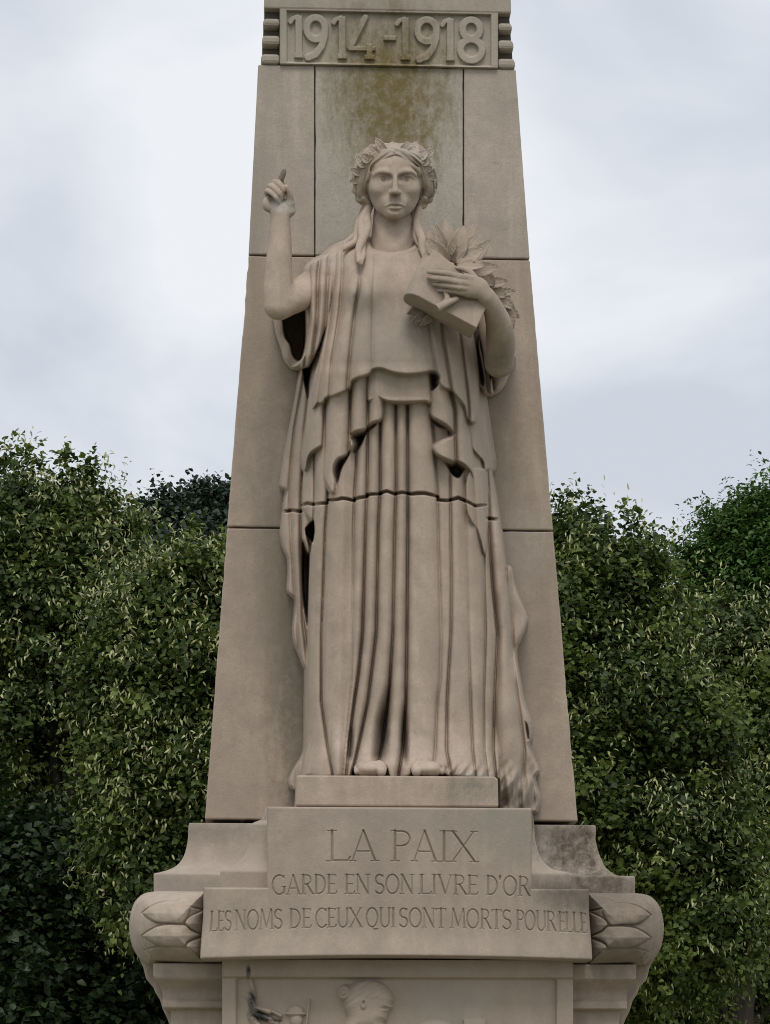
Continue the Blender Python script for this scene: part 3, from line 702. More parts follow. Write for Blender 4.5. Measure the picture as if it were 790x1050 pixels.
# ---- drapery: traced layers of cloth over one body form
HS = 0.5
us = np.arange(274, 562.01, HS); vs = np.arange(238, 842.01, HS)
U, V = np.meshgrid(us, vs); U = U.astype(np.float32); V = V.astype(np.float32)
rows = vs
def R_(pts, sm=31): return interp(rows, pts, sm)[:, None].astype(np.float32)
def pleats(lines, amps, cuts, p=0.75, cw=1.5, skew=None):
    """folds between traced valley lines; amps per interval, cuts (numbers or (v, depth) lists) per line"""
    f = [R_(l) for l in lines]; o = np.zeros(U.shape, np.float32)
    for i in range(len(f) - 1):
        wd = np.maximum(f[i + 1] - f[i], 0.5); t = (U - f[i]) / wd; m = (t >= 0) & (t <= 1)
        a = amps[i]; a = R_(a) if isinstance(a, list) else a
        k = 1.0 if skew is None else skew[i]
        tt = np.clip(t, 0, 1) ** k
        o += np.where(m, a * np.clip(np.sin(np.pi * tt), 0, 1) ** p, 0)
    for l, c in zip(f, cuts):
        c = R_(c) if isinstance(c, list) else c
        d = np.abs(U - l); o -= c * np.exp(-(d / cw) ** 2) + 0.35 * c * np.exp(-(d / (3.2 * cw)) ** 2)
    return o
# body form
uc = R_([(238, 402), (300, 405), (400, 404), (520, 404), (650, 416), (790, 418)]); hw = R_([(238, 60), (260, 80), (300, 88), (340, 84), (400, 92), (520, 104), (650, 108), (760, 112), (790, 116), (842, 118)])
w0 = R_([(238, 6), (250, 20), (258, 34), (275, 48), (300, 58), (340, 58), (380, 55), (420, 54), (460, 59), (520, 66), (650, 72), (740, 78), (790, 92), (842, 96)])
tt = np.clip((U - uc) / hw, -1, 1)
BODY = -30 + (w0 + 30) * (1 - np.abs(tt) ** 2.7) ** (1 / 1.9)
BODY = BODY + wavy(U, V, 21, 0.8, 70) + wavy(U, V, 22, 0.25, 16)

SK = [[(380, 321), (500, 323), (530, 322), (560, 318), (640, 316.5), (700, 314.5), (760, 312.5), (800, 308)],
      [(380, 338), (500, 337), (540, 334), (600, 332), (650, 330), (720, 330), (770, 337), (795, 342)],
      [(380, 366), (480, 365.5), (500, 364), (540, 362.5), (600, 362), (650, 361), (700, 360.5), (740, 357), (795, 352)],
      [(380, 378), (470, 377), (500, 376.5), (540, 375), (600, 373.5), (650, 372), (690, 368), (720, 363.5), (750, 359.5), (795, 355)],
      [(380, 391), (430, 390), (500, 390), (540, 388), (600, 387), (650, 386), (720, 377.5), (760, 369), (795, 361)],
      [(380, 406), (500, 406.5), (540, 405), (600, 404), (650, 403), (700, 400), (730, 397), (760, 393), (795, 386)],
      [(380, 418), (500, 418.5), (540, 418.5), (650, 417.5), (720, 416.5), (770, 413), (795, 409)],
      [(380, 441), (430, 443), (500, 448), (540, 449), (600, 450.5), (650, 452), (700, 451), (720, 448), (770, 446), (795, 443)],
      [(380, 460), (510, 462), (600, 463), (650, 462.5), (690, 460), (720, 458.5), (770, 458), (795, 463)],
      [(380, 474), (540, 479), (650, 481), (720, 483), (770, 485), (795, 488)],
      [(380, 488), (500, 496), (600, 497), (650, 498), (720, 496), (770, 496.5), (795, 500)],
      [(380, 492), (500, 500), (540, 502), (600, 505), (650, 510), (720, 507), (770, 506), (800, 509)]]
sk = pleats(SK, [8, 11, 7, 7, 7, 8, 9, 5, [(500, 4), (700, 2)], 6, 3],
            [6, [(500, 4), (650, 5), (720, 9)], [(500, 6), (560, 2), (640, 0), (790, 0)], [(400, 7), (540, 5), (600, 9), (700, 13), (790, 9)], [(400, 8), (600, 8), (700, 12)], [(500, 6), (620, 6), (680, 12), (740, 30), (785, 20)], [(400, 8), (600, 9), (700, 12), (750, 20)], [(400, 6), (560, 3), (650, 1), (790, 4)], [(400, 5), (600, 4), (720, 7)], [(500, 0), (640, 0), (720, 3), (790, 4)], [(500, 2), (650, 6), (790, 4)], 11],
            0.46, 1.15, [1, 0.8, 1, 1, 1, 1, 0.7, 1, 1, 1, 1])
zone = lambda l0, l1: ((U > R_(l0)) & (U < R_(l1)))
# the shaded reveal between the centre pleat and its neighbour on the right, and the deep gaps between the feet
sk -= 6 * sstep(U, R_(SK[7]) - 1.5, R_(SK[7]) + 1.5) * sstep(R_(SK[8]) - U, -4, 6)
sk -= 3.5 * sstep(U - R_([(380, 352), (500, 353), (650, 350), (790, 348)]), -2, 6) * sstep(R_(SK[2]) - U, -1, 4)
gap = np.exp(-((U - R_([(690, 401), (740, 392), (790, 388)])) / 5.5) ** 2) * sstep(V, 700, 750) * sstep(V, 786, 774); sk -= 24 * gap
gap = np.exp(-((U - 415) / 3.0) ** 2) * sstep(V, 715, 760) * sstep(V, 788, 776); sk -= 18 * gap
gap = np.exp(-((U - R_([(720, 364), (790, 357)])) / 2.6) ** 2) * sstep(V, 740, 762) * sstep(V, 784, 775); sk -= 14 * gap
sk += 6 * np.exp(-((U - 347) / 9) ** 2 - ((V - 772) / 14) ** 2) + 5 * np.exp(-((U - 442) / 22) ** 2 - ((V - 782) / 9) ** 2)
sk += 4 * np.exp(-((U - 470) / 30) ** 2 - ((V - 792) / 7) ** 2) * (1 + np.sin(U * 0.55 + V * 0.3))
hemflare = 12 * sstep(V, 752, 795)
W_SK = BODY + sk + hemflare * 0.6 - 5 * sstep(V, 512, 506) * 0
SKP = [(321, 392), (480, 390), (493, 440), (501, 500), (508, 560), (512, 640), (513, 720), (512, 790), (508, 799), (490, 798), (470, 796), (462, 796), (456, 794), (452, 788), (441, 784), (430, 783.5), (423.5, 787), (421, 795), (413, 797), (406, 798), (400, 797), (397.5, 789), (393, 783), (381, 782), (369, 785.5), (362, 790), (359.5, 796), (344, 796), (326, 797), (316, 795), (309, 803), (303, 809), (298, 806), (298, 799), (303, 788), (311, 776), (313.5, 760), (314, 700), (316, 640), (318, 580), (321, 540), (311, 520), (312, 480)]

# overfold falling in cascades
PL = [(317, 412), (313.5, 440), (311, 468), (312.5, 482), (315, 470), (319, 463.5), (326, 459), (331.5, 456), (333.5, 446), (334, 462), (331, 476), (331, 484), (334, 493), (341, 505), (343, 496), (341, 485), (342, 477), (346, 470.5), (352, 467.5), (358, 463.5), (361, 456), (358.5, 449), (360, 444.5), (366, 441.5), (374, 439.5), (382, 433), (391.5, 428.5), (393, 410), (392, 380), (330, 380)]
PR = [(436, 380), (441, 412), (440, 420), (443, 426.5), (451, 431), (458, 435), (464, 441), (466, 446), (463, 449), (456, 451.5), (448, 456), (445, 460), (448, 465), (455, 469), (463, 472), (472, 473.5), (479, 478), (484, 484), (486, 490), (486.5, 478), (483, 440), (480, 400), (474, 390)]
PC = [(378, 376), (377, 404), (378.5, 411), (383, 409), (388.5, 407.5), (394, 409.5), (402, 412), (418, 412.5), (430, 411.5), (437, 411), (441, 413.5), (442, 409), (439.5, 384), (438, 376)]
pl_lines = [[(380, 316), (440, 313), (480, 311)], [(380, 335), (440, 333), (500, 330)], [(380, 360), (440, 359), (500, 356)], [(380, 378), (440, 377)], [(380, 394), (440, 393)]]
W_PL = BODY + 13 + pleats(pl_lines, [7, 10, 10, 6], [5, 7, 8, 6, 3], 0.75, 1.5, [1, 0.85, 0.8, 1])
pr_lines = [[(380, 440), (480, 442)], [(380, 458), (420, 466.5), (450, 467), (480, 468)], [(380, 478), (430, 480), (480, 486.5)], [(380, 490), (480, 500)]]
W_PR = BODY + 13 + pleats(pr_lines, [8, 8, 4], [4, 6, 3, 2], 0.75, 1.6, [1.3, 1.1, 1])
W_PC = BODY + 14 + 5 * np.sqrt(np.clip(1 - ((U - 409) / 33) ** 4, 0, 1)) + 1.2 * np.exp(-((V - 410) / 2.2) ** 2)
# inner face of the cascades turned to the front, dull and recessed
PLi = [(331, 474), (331, 486), (334, 494), (341, 505), (343, 497), (341, 486), (343, 474), (338, 468)]
# outer over-mantle at the right, continuing below the joint to a point
R3 = [(456, 392), (465, 400), (474, 411), (480, 428), (482, 445), (484, 458), (490, 466), (497, 475), (498, 500), (500, 530), (499, 552), (497.5, 568), (494, 556), (490, 544), (484, 535), (479, 522), (479, 490), (487, 480), (502, 480), (498, 446), (493, 410), (489, 372), (470, 360)]
W_R3 = BODY + 10 + pleats([[(360, 463), (480, 474)], [(360, 476), (480, 484), (570, 490)], [(360, 492), (480, 498), (570, 500)]], [3, 4], [2, 2, 1])
# bodice
BO = [(381, 256), (392, 258.5), (404, 259), (416, 257), (424, 253), (428, 247), (440, 252), (455, 260), (475, 285), (486, 320), (488, 350), (489.5, 372), (490, 410), (487, 432), (480, 429), (477.5, 417), (470, 407), (462.5, 399.5), (455.5, 397), (451, 393), (451.5, 386.5), (448, 382), (443, 380), (434, 382), (420, 383.5), (408, 382.5), (400, 380.5), (391, 377.5), (383, 378.5), (379, 383), (374, 385.5), (366, 387.5), (360.5, 391), (358, 398), (350, 402.5), (342, 405.5), (334, 408), (331, 412.5), (325, 414), (320.5, 418), (322, 392), (329, 362), (335, 335), (334, 300), (332, 275), (338, 262), (352, 254), (366, 249), (377, 248)]
bo_lines = [[(240, 330), (290, 336), (330, 334), (360, 329), (420, 319)],
            [(240, 346), (275, 344), (300, 341), (330, 338), (360, 333), (420, 326)],
            [(240, 352), (290, 351), (316, 349), (340, 345.5), (373, 340), (420, 337)],
            [(240, 372), (295, 368.5), (315, 365), (350, 360.5), (389, 357), (420, 355)],
            [(240, 386), (302, 382.5), (375, 382), (420, 382)],
            [(240, 430), (330, 440), (380, 447), (420, 455)],
            [(240, 440), (340, 453.5), (395, 462), (420, 466)],
            [(240, 455), (352, 473), (400, 479), (420, 481)], [(240, 480), (352, 489), (420, 493)]]
bo = pleats(bo_lines, [2.5, 3.5, 5, 4.5, [(250, 0), (330, 2), (380, 4)], [(250, 0), (330, 2), (380, 4)], [(300, 1), (350, 6)], [(300, 1), (350, 6)]],
            [3, [(255, 1), (300, 3.5), (400, 3)], [(265, 1), (300, 5), (390, 3)], [(268, 0), (285, 1), (300, 7), (340, 4), (390, 4.5)], [(280, 0), (320, 1.2), (390, 0.8)], [(300, 0), (360, 2)], [(320, 1), (350, 4)], [(320, 1), (350, 5)], 2], 0.7, 1.7)
breast = 11 * np.exp(-((U - 374) / 20) ** 2 - ((V - 300) / 20) ** 2) + 10 * np.exp(-((U - 434) / 20) ** 2 - ((V - 302) / 20) ** 2)
breast -= 3.5 * np.exp(-((U - 404) / 14) ** 2 - ((V - 300) / 26) ** 2)
neckroll = 2.6 * np.exp(-((V - (258 - ((U - 404) / 24) ** 2 * 4)) / 1.8) ** 2) * sstep(24 - np.abs(U - 404), 0, 3)
W_BO = BODY + bo + breast + neckroll + 24 * sstep(V, 300, 372) + 3 * sstep(V, 370, 384) - 2 * np.exp(-((U - 404) / 2.5) ** 2 - ((V - 268) / 7) ** 2)
# left sleeve: front fold and the hanging back rim with its hollow
SLF = [(352, 254), (340, 259), (329, 264), (318, 271), (313, 280), (313, 300), (314.5, 330), (314, 352), (311, 366), (305, 372), (300, 376.5), (311, 377), (318, 373.5), (324, 362), (331, 345), (337, 325), (341, 300), (346, 275)]
sl_lines = [[(250, 312), (300, 313), (377, 308)], [(250, 318), (280, 316.5), (330, 317), (377, 312)], [(250, 330), (280, 326.5), (330, 325), (377, 319)], [(250, 342), (280, 336.5), (330, 334), (377, 326)], [(250, 352), (300, 344), (377, 331)]]
W_SL = 6 + 22 * sstep(V, 258, 300) + 10 * np.sin(np.pi * np.clip((U - 306) / 42, 0, 1)) + pleats(sl_lines, [4, 6, 5, 4], [2, 4, 5, 4, 2], 0.75, 1.8) + 2.5 * np.exp(-((V - 330) / 10) ** 2 - ((U - 325) / 7) ** 2) - 8 * sstep(V, 362, 378) + wavy(U, V, 31, 0.6, 20)
SLB = [(282, 318), (282.5, 330), (285, 343), (290, 357), (293, 368), (299, 376), (306, 377.5), (314, 377), (319, 370), (318, 318)]
W_SB = 2 - 0.12 * (V - 320) + 6 * np.sin(np.pi * np.clip((U - 281) / 38, 0, 1)) + wavy(U, V, 32, 1.0, 14)
HOLE = [(289, 318), (290, 335), (292, 346), (297, 354), (299, 363), (303, 369), (308, 370), (311, 363), (313.5, 350), (314.5, 318)]
# right sleeve hanging from the bent arm
SR = [(484, 330), (498, 335), (525, 360), (524, 374), (519, 388), (513, 398), (505, 403.5), (497, 403.5), (493, 397), (491, 378), (488, 350)]
W_SR = -8 + 20 * np.sin(np.pi * np.clip((U - 486) / 42, 0, 1)) + pleats([[(330, 486), (403, 493)], [(330, 494), (370, 498), (403, 502)], [(330, 500), (370, 504), (403, 507)], [(330, 528), (403, 524)]], [3, 7, 3], [2, 5, 6, 1], 0.8, 1.6) + wavy(U, V, 33, 0.8, 16)
HOLE_R = [(486, 330), (487, 350), (490, 372), (492.5, 392), (495.5, 398), (497.5, 390), (494, 372), (491, 350), (497, 330)]
HOLE_R2 = [(497, 336), (492, 352), (496, 368), (500, 380), (503, 392), (506, 380), (504, 366), (506, 350)]
# mantle behind, left: with its ragged fluttering edge
ML = [(311, 374), (307, 392), (303.5, 412), (298, 440), (293, 465), (289, 490), (288.5, 499), (294, 503.5), (292, 514), (291, 524), (289, 540), (288.5, 550), (291, 562), (296, 573), (296.5, 590), (295.5, 605), (299, 610), (303.5, 615), (303, 628), (301.5, 645), (303, 660), (308, 672), (313, 684), (318, 684), (324, 640), (324, 374)]
ml_lines = [[(374, 306), (440, 296), (500, 286), (600, 290), (684, 300)], [(374, 314), (440, 302), (500, 297), (560, 299), (600, 302), (684, 308)], [(374, 322), (440, 314), (500, 310), (560, 309), (600, 310), (640, 311), (684, 317)], [(374, 335), (600, 324), (684, 322)]]
W_ML = -22 + 20 * sstep(U, 285, 318) + pleats(ml_lines, [4, 7, 2], [2, 3, 5, 2], 0.8, 1.8) + 4 * np.exp(-((U - 303) / 7) ** 2 - ((V - 545) / 24) ** 2) + wavy(U, V, 41, 0.7, 24)
HOLE_M = [(310, 376), (324, 366), (322, 392), (317, 412), (314, 404), (311.5, 392)]
HOLE_L = [(309.5, 556), (315, 548), (318, 553), (317.5, 600), (316, 644), (313, 634), (310, 612), (309, 585)]
HOLE_L2 = [(313, 542), (318, 536), (322, 533), (323.5, 545), (321, 558), (318, 552), (314, 549)]
LIP_L = [(311, 512), (323, 512), (323, 533), (318, 537), (314, 542), (314, 550), (317, 565), (313, 556), (310.5, 548)]
# mantle behind, right: pleats, fluttering corner and the bunched end by the plinth
MR = [(486, 372), (491, 372), (494, 410), (498.5, 446), (503.5, 480), (508.5, 510), (511.5, 533), (514.5, 556), (518.5, 586), (521.5, 582), (524.5, 586), (527, 600), (533.5, 618), (540, 634), (538, 645), (532, 658), (528.5, 668), (531, 690), (536.5, 720), (543, 740), (544, 756), (541.5, 764), (546, 778), (551.5, 790), (547, 796.5), (549, 806), (552.5, 818), (551, 829), (546, 833), (514, 833), (506, 800), (498, 780), (490, 700), (486, 500)]
mr_lines = [[(372, 480), (480, 498), (560, 502), (600, 505), (650, 510), (720, 507), (770, 506), (840, 512)],
            [(372, 494), (440, 499), (533, 513), (586, 519), (650, 525), (700, 528.5), (740, 534), (770, 538), (800, 536), (840, 532)],
            [(372, 500), (586, 528), (640, 541), (700, 545), (760, 546), (840, 556)]]
W_MR = -26 + 40 * sstep(V, 480, 560) + 20 * sstep(V, 640, 760) - 26 * sstep(U, 515, 552) + pleats(mr_lines, [12, 6], [5, 4, 2], 0.7, 2.0, [0.9, 1]) + wavy(U, V, 43, 0.8, 26)
W_MR -= 26 * np.exp(-((U - (523.5 + 0.05 * (V - 600))) / 7) ** 2) * 0 + 14 * sstep(U, 520, 527) * sstep(V, 700, 660)
W_MR += 3 * np.exp(-((U - (523 + (V - 700) * 0.1)) / 5) ** 2) * sstep(V, 690, 740)
lump = sstep(V, 776, 800); W_MR += lump * (8 * np.exp(-((U - 524) / 6) ** 2 - ((V - 806) / 12) ** 2) - 12 * np.exp(-((U - 519) / 6) ** 2 - ((V - 821) / 9) ** 2) + 9 * np.exp(-((U - 541) / 5) ** 2 - ((V - 812) / 14) ** 2)
      + 6 * np.exp(-((U - 530) / 5) ** 2 - ((V - 824) / 6) ** 2) + wavy(U, V, 44, 3.4, 9))
HOLE_R3 = [(538, 738), (542, 744), (544, 757), (541, 761), (539, 752)]

W_ALL = np.full(U.shape, -200, np.float32); LAB = -np.ones(U.shape, int)
def lay(poly, wl, slope, er, label, smooth=3):
    global W_ALL, LAB
    poly = [tuple(p) for p in catmull(list(poly) + [poly[0]], smooth)][:-1] if smooth else poly
    p = np.array(poly); m0 = np.where((vs > p[:, 1].min() - 8) & (vs < p[:, 1].max() + 8))[0]; m1 = np.where((us > p[:, 0].min() - 8) & (us < p[:, 0].max() + 8))[0]
    sl = (slice(m0[0], m0[-1] + 1), slice(m1[0], m1[-1] + 1))
    d = poly_sdf(U[sl], V[sl], poly)
    q = wl[sl] - slope * np.clip(-d, 0, None)
    dd = np.clip(d, 0, er); q = q - (er - np.sqrt(np.maximum(er * er - (er - dd) ** 2, 0)))
    q = np.where(d < -7, -400, q)
    up = q > W_ALL[sl]
    W_ALL[sl] = np.where(up, q, W_ALL[sl]); LAB[sl] = np.where(up, label, LAB[sl])
def carve(poly, cap, soft=2.5):
    global W_ALL
    poly = [tuple(p) for p in catmull(list(poly) + [poly[0]], 3)][:-1]
    d = poly_sdf(U, V, poly); W_ALL = np.where(d > 0, np.minimum(W_ALL, cap + (W_ALL - cap) * (1 - sstep(d, 0, soft))), W_ALL)
SKIRT, OVER, BODI, SLEEVE, MANT = 0, 1, 2, 3, 4
lay(ML, W_ML, 40, 3, MANT); carve(HOLE_M, -75); carve(HOLE_L, -70)
lay(MR, W_MR, 40, 4, MANT); carve(HOLE_R3, 2)
lay(SR, W_SR, 40, 4, SLEEVE)
lay(SLB, W_SB, 40, 4, SLEEVE); carve(HOLE, -72, 2.0)
lay(SKP, W_SK, 40, 3, SKIRT)
lay(LIP_L, BODY * 0 + 12 + 6 * np.sin(np.pi * np.clip((U - 309) / 16, 0, 1)), 12, 3, SKIRT); carve(HOLE_L2, -50, 2)
lay(R3, W_R3, 9, 2.0, OVER)
lay(PLi, W_PL - 8, 9, 1, OVER)
carve([(343, 479), (347, 471), (354, 467), (360, 460), (358, 468), (351, 480), (347, 495), (342.5, 503), (342, 490)], -2, 3)
carve([(359.5, 458), (360, 450), (366, 443), (376, 439), (388, 432), (384, 438), (377, 444), (371, 457), (364, 466)], 6, 3)
carve([(445, 463), (454, 468), (463, 471.5), (478, 477), (474, 487), (470, 491), (463, 487), (455, 473)], 2, 3)
carve([(440, 416), (445, 427), (452, 432), (462, 440), (455, 440), (446, 436), (441, 428)], 14, 3)
lay(PL, W_PL, 6, 2.2, OVER)
lay(PR, W_PR, 6, 2.2, OVER)
carve([(441, 382), (447, 381), (451, 386), (450, 394), (446, 399), (441.5, 400)], 8, 2)
lay(PC, W_PC, 6, 2.2, OVER)
lay(BO, W_BO, 7, 2.5, BODI)
lay(SLF, W_SL, 40, 4, SLEEVE)
carve(HOLE_R, -40, 2); carve(HOLE_R2, -20, 3)
# the joint between the two blocks the figure is cut from, following the folds
for jl in ([(289, 524.5), (300, 523), (309.5, 524.5)], [(311, 519), (316, 516.5), (325, 517.5), (336, 516)], [(337, 513), (350, 511), (364, 513)], [(364, 511.5), (377, 509.5)], [(377, 508), (391, 506.5)],
           [(391, 505.5), (397, 503.5), (405, 506.5), (413, 505), (420, 505.5)], [(420, 506), (436, 506), (449, 510)], [(449, 513), (460, 513.5), (470, 511), (476, 514), (487, 519), (498, 518.5)], [(500, 531.5), (512, 533)]):
    d = line_dist(U, V + wavy(U, V, 77, 0.5, 14), jl); W_ALL -= 11 * np.clip(1.9 - d, 0, 1.2) / 1.2 * (W_ALL > -90)
# soften the sculpting a touch, as weather has
for _ in range(2):
    Wp = np.pad(W_ALL, 1, mode='edge'); B = (4 * W_ALL + Wp[:-2, 1:-1] + Wp[2:, 1:-1] + Wp[1:-1, :-2] + Wp[1:-1, 2:]) / 8
    W_ALL = np.where((W_ALL > -90) & (B > -90), B, W_ALL)
W_ALL = np.maximum(W_ALL, -97)
Pt = P(U, V, W_ALL); Q = grid_quads(*U.shape)
live = (W_ALL.ravel()[Q] > -96).any(1); Q = Q[live]; fl = LAB.ravel()[Q].max(1)
for k, nm in ((SKIRT, 'skirt'), (OVER, 'overfold'), (BODI, 'bodice'), (SLEEVE, 'sleeve'), (MANT, 'mantle')):
    if k == SLEEVE:
        cu = U.ravel()[Q[:, 0]]
        for s_ in (cu < 400, cu >= 400): sub_mesh(nm, Pt, Q[(fl == k) & s_], M_ST, statue)
    else: sub_mesh(nm, Pt, Q[fl == k], M_ST, statue)

# ---- plinth under the feet
mb = MB(); mb.add(*prism([(305, 795.5), (507, 795.5), (511, 798), (511.5, 827), (303.5, 827), (304, 797)], 122, 0.72)); mb.build('plinth', M_ST, statue, bevel=0.010)

# ---- body: head, arms, hands, feet
f = Field((366, 138, -48), (444, 280, 62), 0.7)
f.add(f.ell((404.5, 181, -2), (32, 35, 41)), 1)                      # skull
f.add(f.ell((404.5, 168, 17), (25, 17, 21)), 6)                      # forehead
f.chain([(404.6, 186, 8), (404.8, 203, 14), (405, 211.5, 19)], [25, 20.5, 14], 8)         # face
f.add(f.cap((387, 203, 10), (400, 216.5, 25), 6, 6.5), 5); f.add(f.cap((422.6, 203, 10), (409.5, 216.5, 25), 6, 6.5), 5)   # jaw
f.add(f.ell((404.8, 217.5, 31.5), (8.5, 6.8, 8)), 5)                 # chin
f.add(f.ell((388.5, 194, 25), (7.5, 6.5, 8.5)), 8); f.add(f.ell((421.3, 194, 25), (7.5, 6.5, 8.5)), 8)   # cheekbones
f.add(f.ell((393.5, 206, 17), (8, 11, 12)), 7); f.add(f.ell((416.5, 206, 17), (8, 11, 12)), 7)
f.sub(f.ell((393, 183.5, 45), (10.5, 6.8, 9.5)), 3.5); f.sub(f.ell((417.5, 183.5, 45), (10, 6.8, 9.5)), 3.5)   # sockets
f.sub(f.ell((393.2, 181, 45), (9.2, 4.6, 11.5)), 2.0); f.sub(f.ell((417.2, 181.2, 45), (8.8, 4.6, 11.5)), 2.0)
f.sub(f.ell((398.8, 181.5, 43), (4.5, 5.5, 8.5)), 3); f.sub(f.ell((411.4, 181.5, 43), (4.5, 5.5, 8.5)), 3)
f.add(f.ell((393, 184.6, 25.2), (8.4, 5.2, 8.4)), 0.6); f.add(f.ell((417.5, 184.6, 25.2), (8.1, 5.2, 8.4)), 0.6)
f.sub(f.ell((393.6, 184, 34.6), (2.5, 2.5, 2.2)), 0.5); f.sub(f.ell((417.0, 184, 34.6), (2.5, 2.5, 2.2)), 0.5)      # eyes
for s_, c_ in ((-1, 393), (1, 417.5)):                               # lids and brows
    f.chain([(c_ - 9, 184.8, 27.0), (c_ - 4.5, 180.9, 32.8), (c_, 179.9, 34.0), (c_ + 4, 180.7, 33.2), (c_ + 8.5, 184.2, 29)], [0.7, 1.0, 1.05, 1.0, 0.7], 0.5)
    f.chain([(c_ - 8.5, 186.2, 28.2), (c_, 189.4, 33.4), (c_ + 8, 186.4, 29.5)], [0.7, 0.95, 0.7], 0.7)
    f.chain([(c_ - s_ * 8, 177.2, 37), (c_ - s_ * 2, 175.2, 37.6), (c_ + s_ * 4, 175.8, 35), (c_ + s_ * 9, 179, 29)], [1.8, 1.9, 1.8, 1.2], 4.0)
f.chain([(405.3, 173, 36.5), (405.4, 181, 40.2), (405.4, 189, 43.6), (405.4, 195.6, 46.6)], [2.6, 2.2, 2.6, 3.3], 2.6)   # nose
f.add(f.ell((401.5, 197.2, 41.5), (2.5, 2.4, 4.6)), 4); f.add(f.ell((409.3, 197.2, 41.5), (2.5, 2.4, 4.6)), 4)
f.sub(f.ell((402.6, 200.2, 45.5), (1.4, 1.1, 2.4)), 0.7); f.sub(f.ell((408.3, 200.2, 45.5), (1.4, 1.1, 2.4)), 0.7)
f.add(f.ell((405.2, 207.5, 32.0), (11, 7.5, 7)), 7)              # muzzle
f.sub(f.ell((405.4, 204.3, 41.5), (1.4, 3.0, 1.6)), 1.5)
f.chain([(394.6, 211.4, 34.6), (399.5, 209.2, 38.4), (403.6, 207.8, 40.2), (405.4, 208.4, 40.2), (407.2, 207.8, 40.2), (411.2, 209.2, 38.4), (416.2, 211.4, 34.6)], [0.4, 1.4, 1.7, 1.7, 1.7, 1.4, 0.4], 0.9)
f.chain([(398.5, 212.4, 36.4), (402, 213.1, 39), (405.4, 213.4, 39.4), (408.8, 213.1, 39), (412.3, 212.4, 36.4)], [0.9, 1.7, 1.9, 1.7, 0.9], 0.9)
f.chain([(395.5, 212.1, 37), (400.5, 210.4, 40.4), (405.4, 210.7, 41.8), (410.3, 210.4, 40.4), (415.3, 212.1, 37)], [0.01] * 5, 0.1) if False else None
f.sub(f.poly([(395, 211.4, 37.2), (400.5, 210.4, 41.2), (405.4, 210.8, 42.6), (410.3, 210.4, 41.2), (415.8, 211.4, 37.2)], [0.4, 0.8, 1.0, 0.8, 0.4]), 0.6)
f.sub(f.ell((405.3, 216.2, 42), (7, 1.4, 3.6)), 2.2)
f.add(f.cap((403.5, 212, -4), (402.5, 268, 6), 19.5, 24), 4)         # neck
f.chain([(388, 226, 8), (394, 246, 17), (401, 256, 24)], [3.5, 3.5, 2.5], 5); f.chain([(420, 226, 8), (413, 246, 17), (405, 256, 24)], [3.5, 3.5, 2.5], 5)
f.add(f.ell((379.5, 191, 0), (3.2, 9, 5)), 2); f.add(f.ell((430.5, 191, 0), (3.2, 9, 5)), 2)
parts = [f.mesh()]
# raised arm
f = Field((258, 160, -34), (352, 340, 80), 0.9)
f.chain([(336, 284, 0), (318, 296, 16), (300, 306, 36), (287, 313, 46)], [19, 17.5, 16, 13.5], 3, 6)
f.chain([(285.5, 312, 46), (285.5, 300, 46), (286, 275, 44), (287, 250, 42), (287.5, 226, 40), (287, 214, 38)], [14.6, 15.2, 13.8, 12.2, 10.2, 10.4], 7, 6)
f.add(f.ell((286, 207.5, 34), (13.6, 11, 7)), 5)
f.add(f.cap((298, 216, 40), (297.5, 208, 42), 5.6, 5.0), 4); f.add(f.ell((274.5, 209, 39), (5.5, 8, 5.5)), 4)
f.chain([(298, 208, 43), (296.8, 199, 47), (293.5, 191.5, 50)], [4.2, 3.4, 2.7], 2)
f.chain([(291, 199, 32), (289, 190, 38), (287.5, 186, 40), (290.3, 178.5, 44), (291.5, 174.5, 45)], [4, 3.7, 3.3, 3.0, 2.3], 2)
f.chain([(285.5, 198, 30), (281.5, 187.5, 38), (285.5, 187.5, 47), (290.5, 194.5, 49), (290.5, 200.5, 45)], [3.8, 3.5, 3.3, 3.1, 2.6], 1)
f.chain([(280.5, 199, 30), (276.8, 191.2, 38), (280.2, 191.6, 48), (286, 198.0, 51), (288, 203.5, 46)], [3.7, 3.3, 3.2, 3.0, 2.6], 0.8)
f.chain([(275.5, 202, 31), (274.0, 196.3, 38), (277.0, 196.2, 47), (282.5, 201.5, 51), (286, 207, 47)], [3.3, 3.0, 2.9, 2.7, 2.3], 0.8)
f.sub(f.ell((279.5, 203.5, 46), (4.5, 3.5, 5)), 2); f.sub(f.ell((292.8, 198.5, 50), (1.6, 2.5, 3)), 1.0)
parts.append(f.mesh())
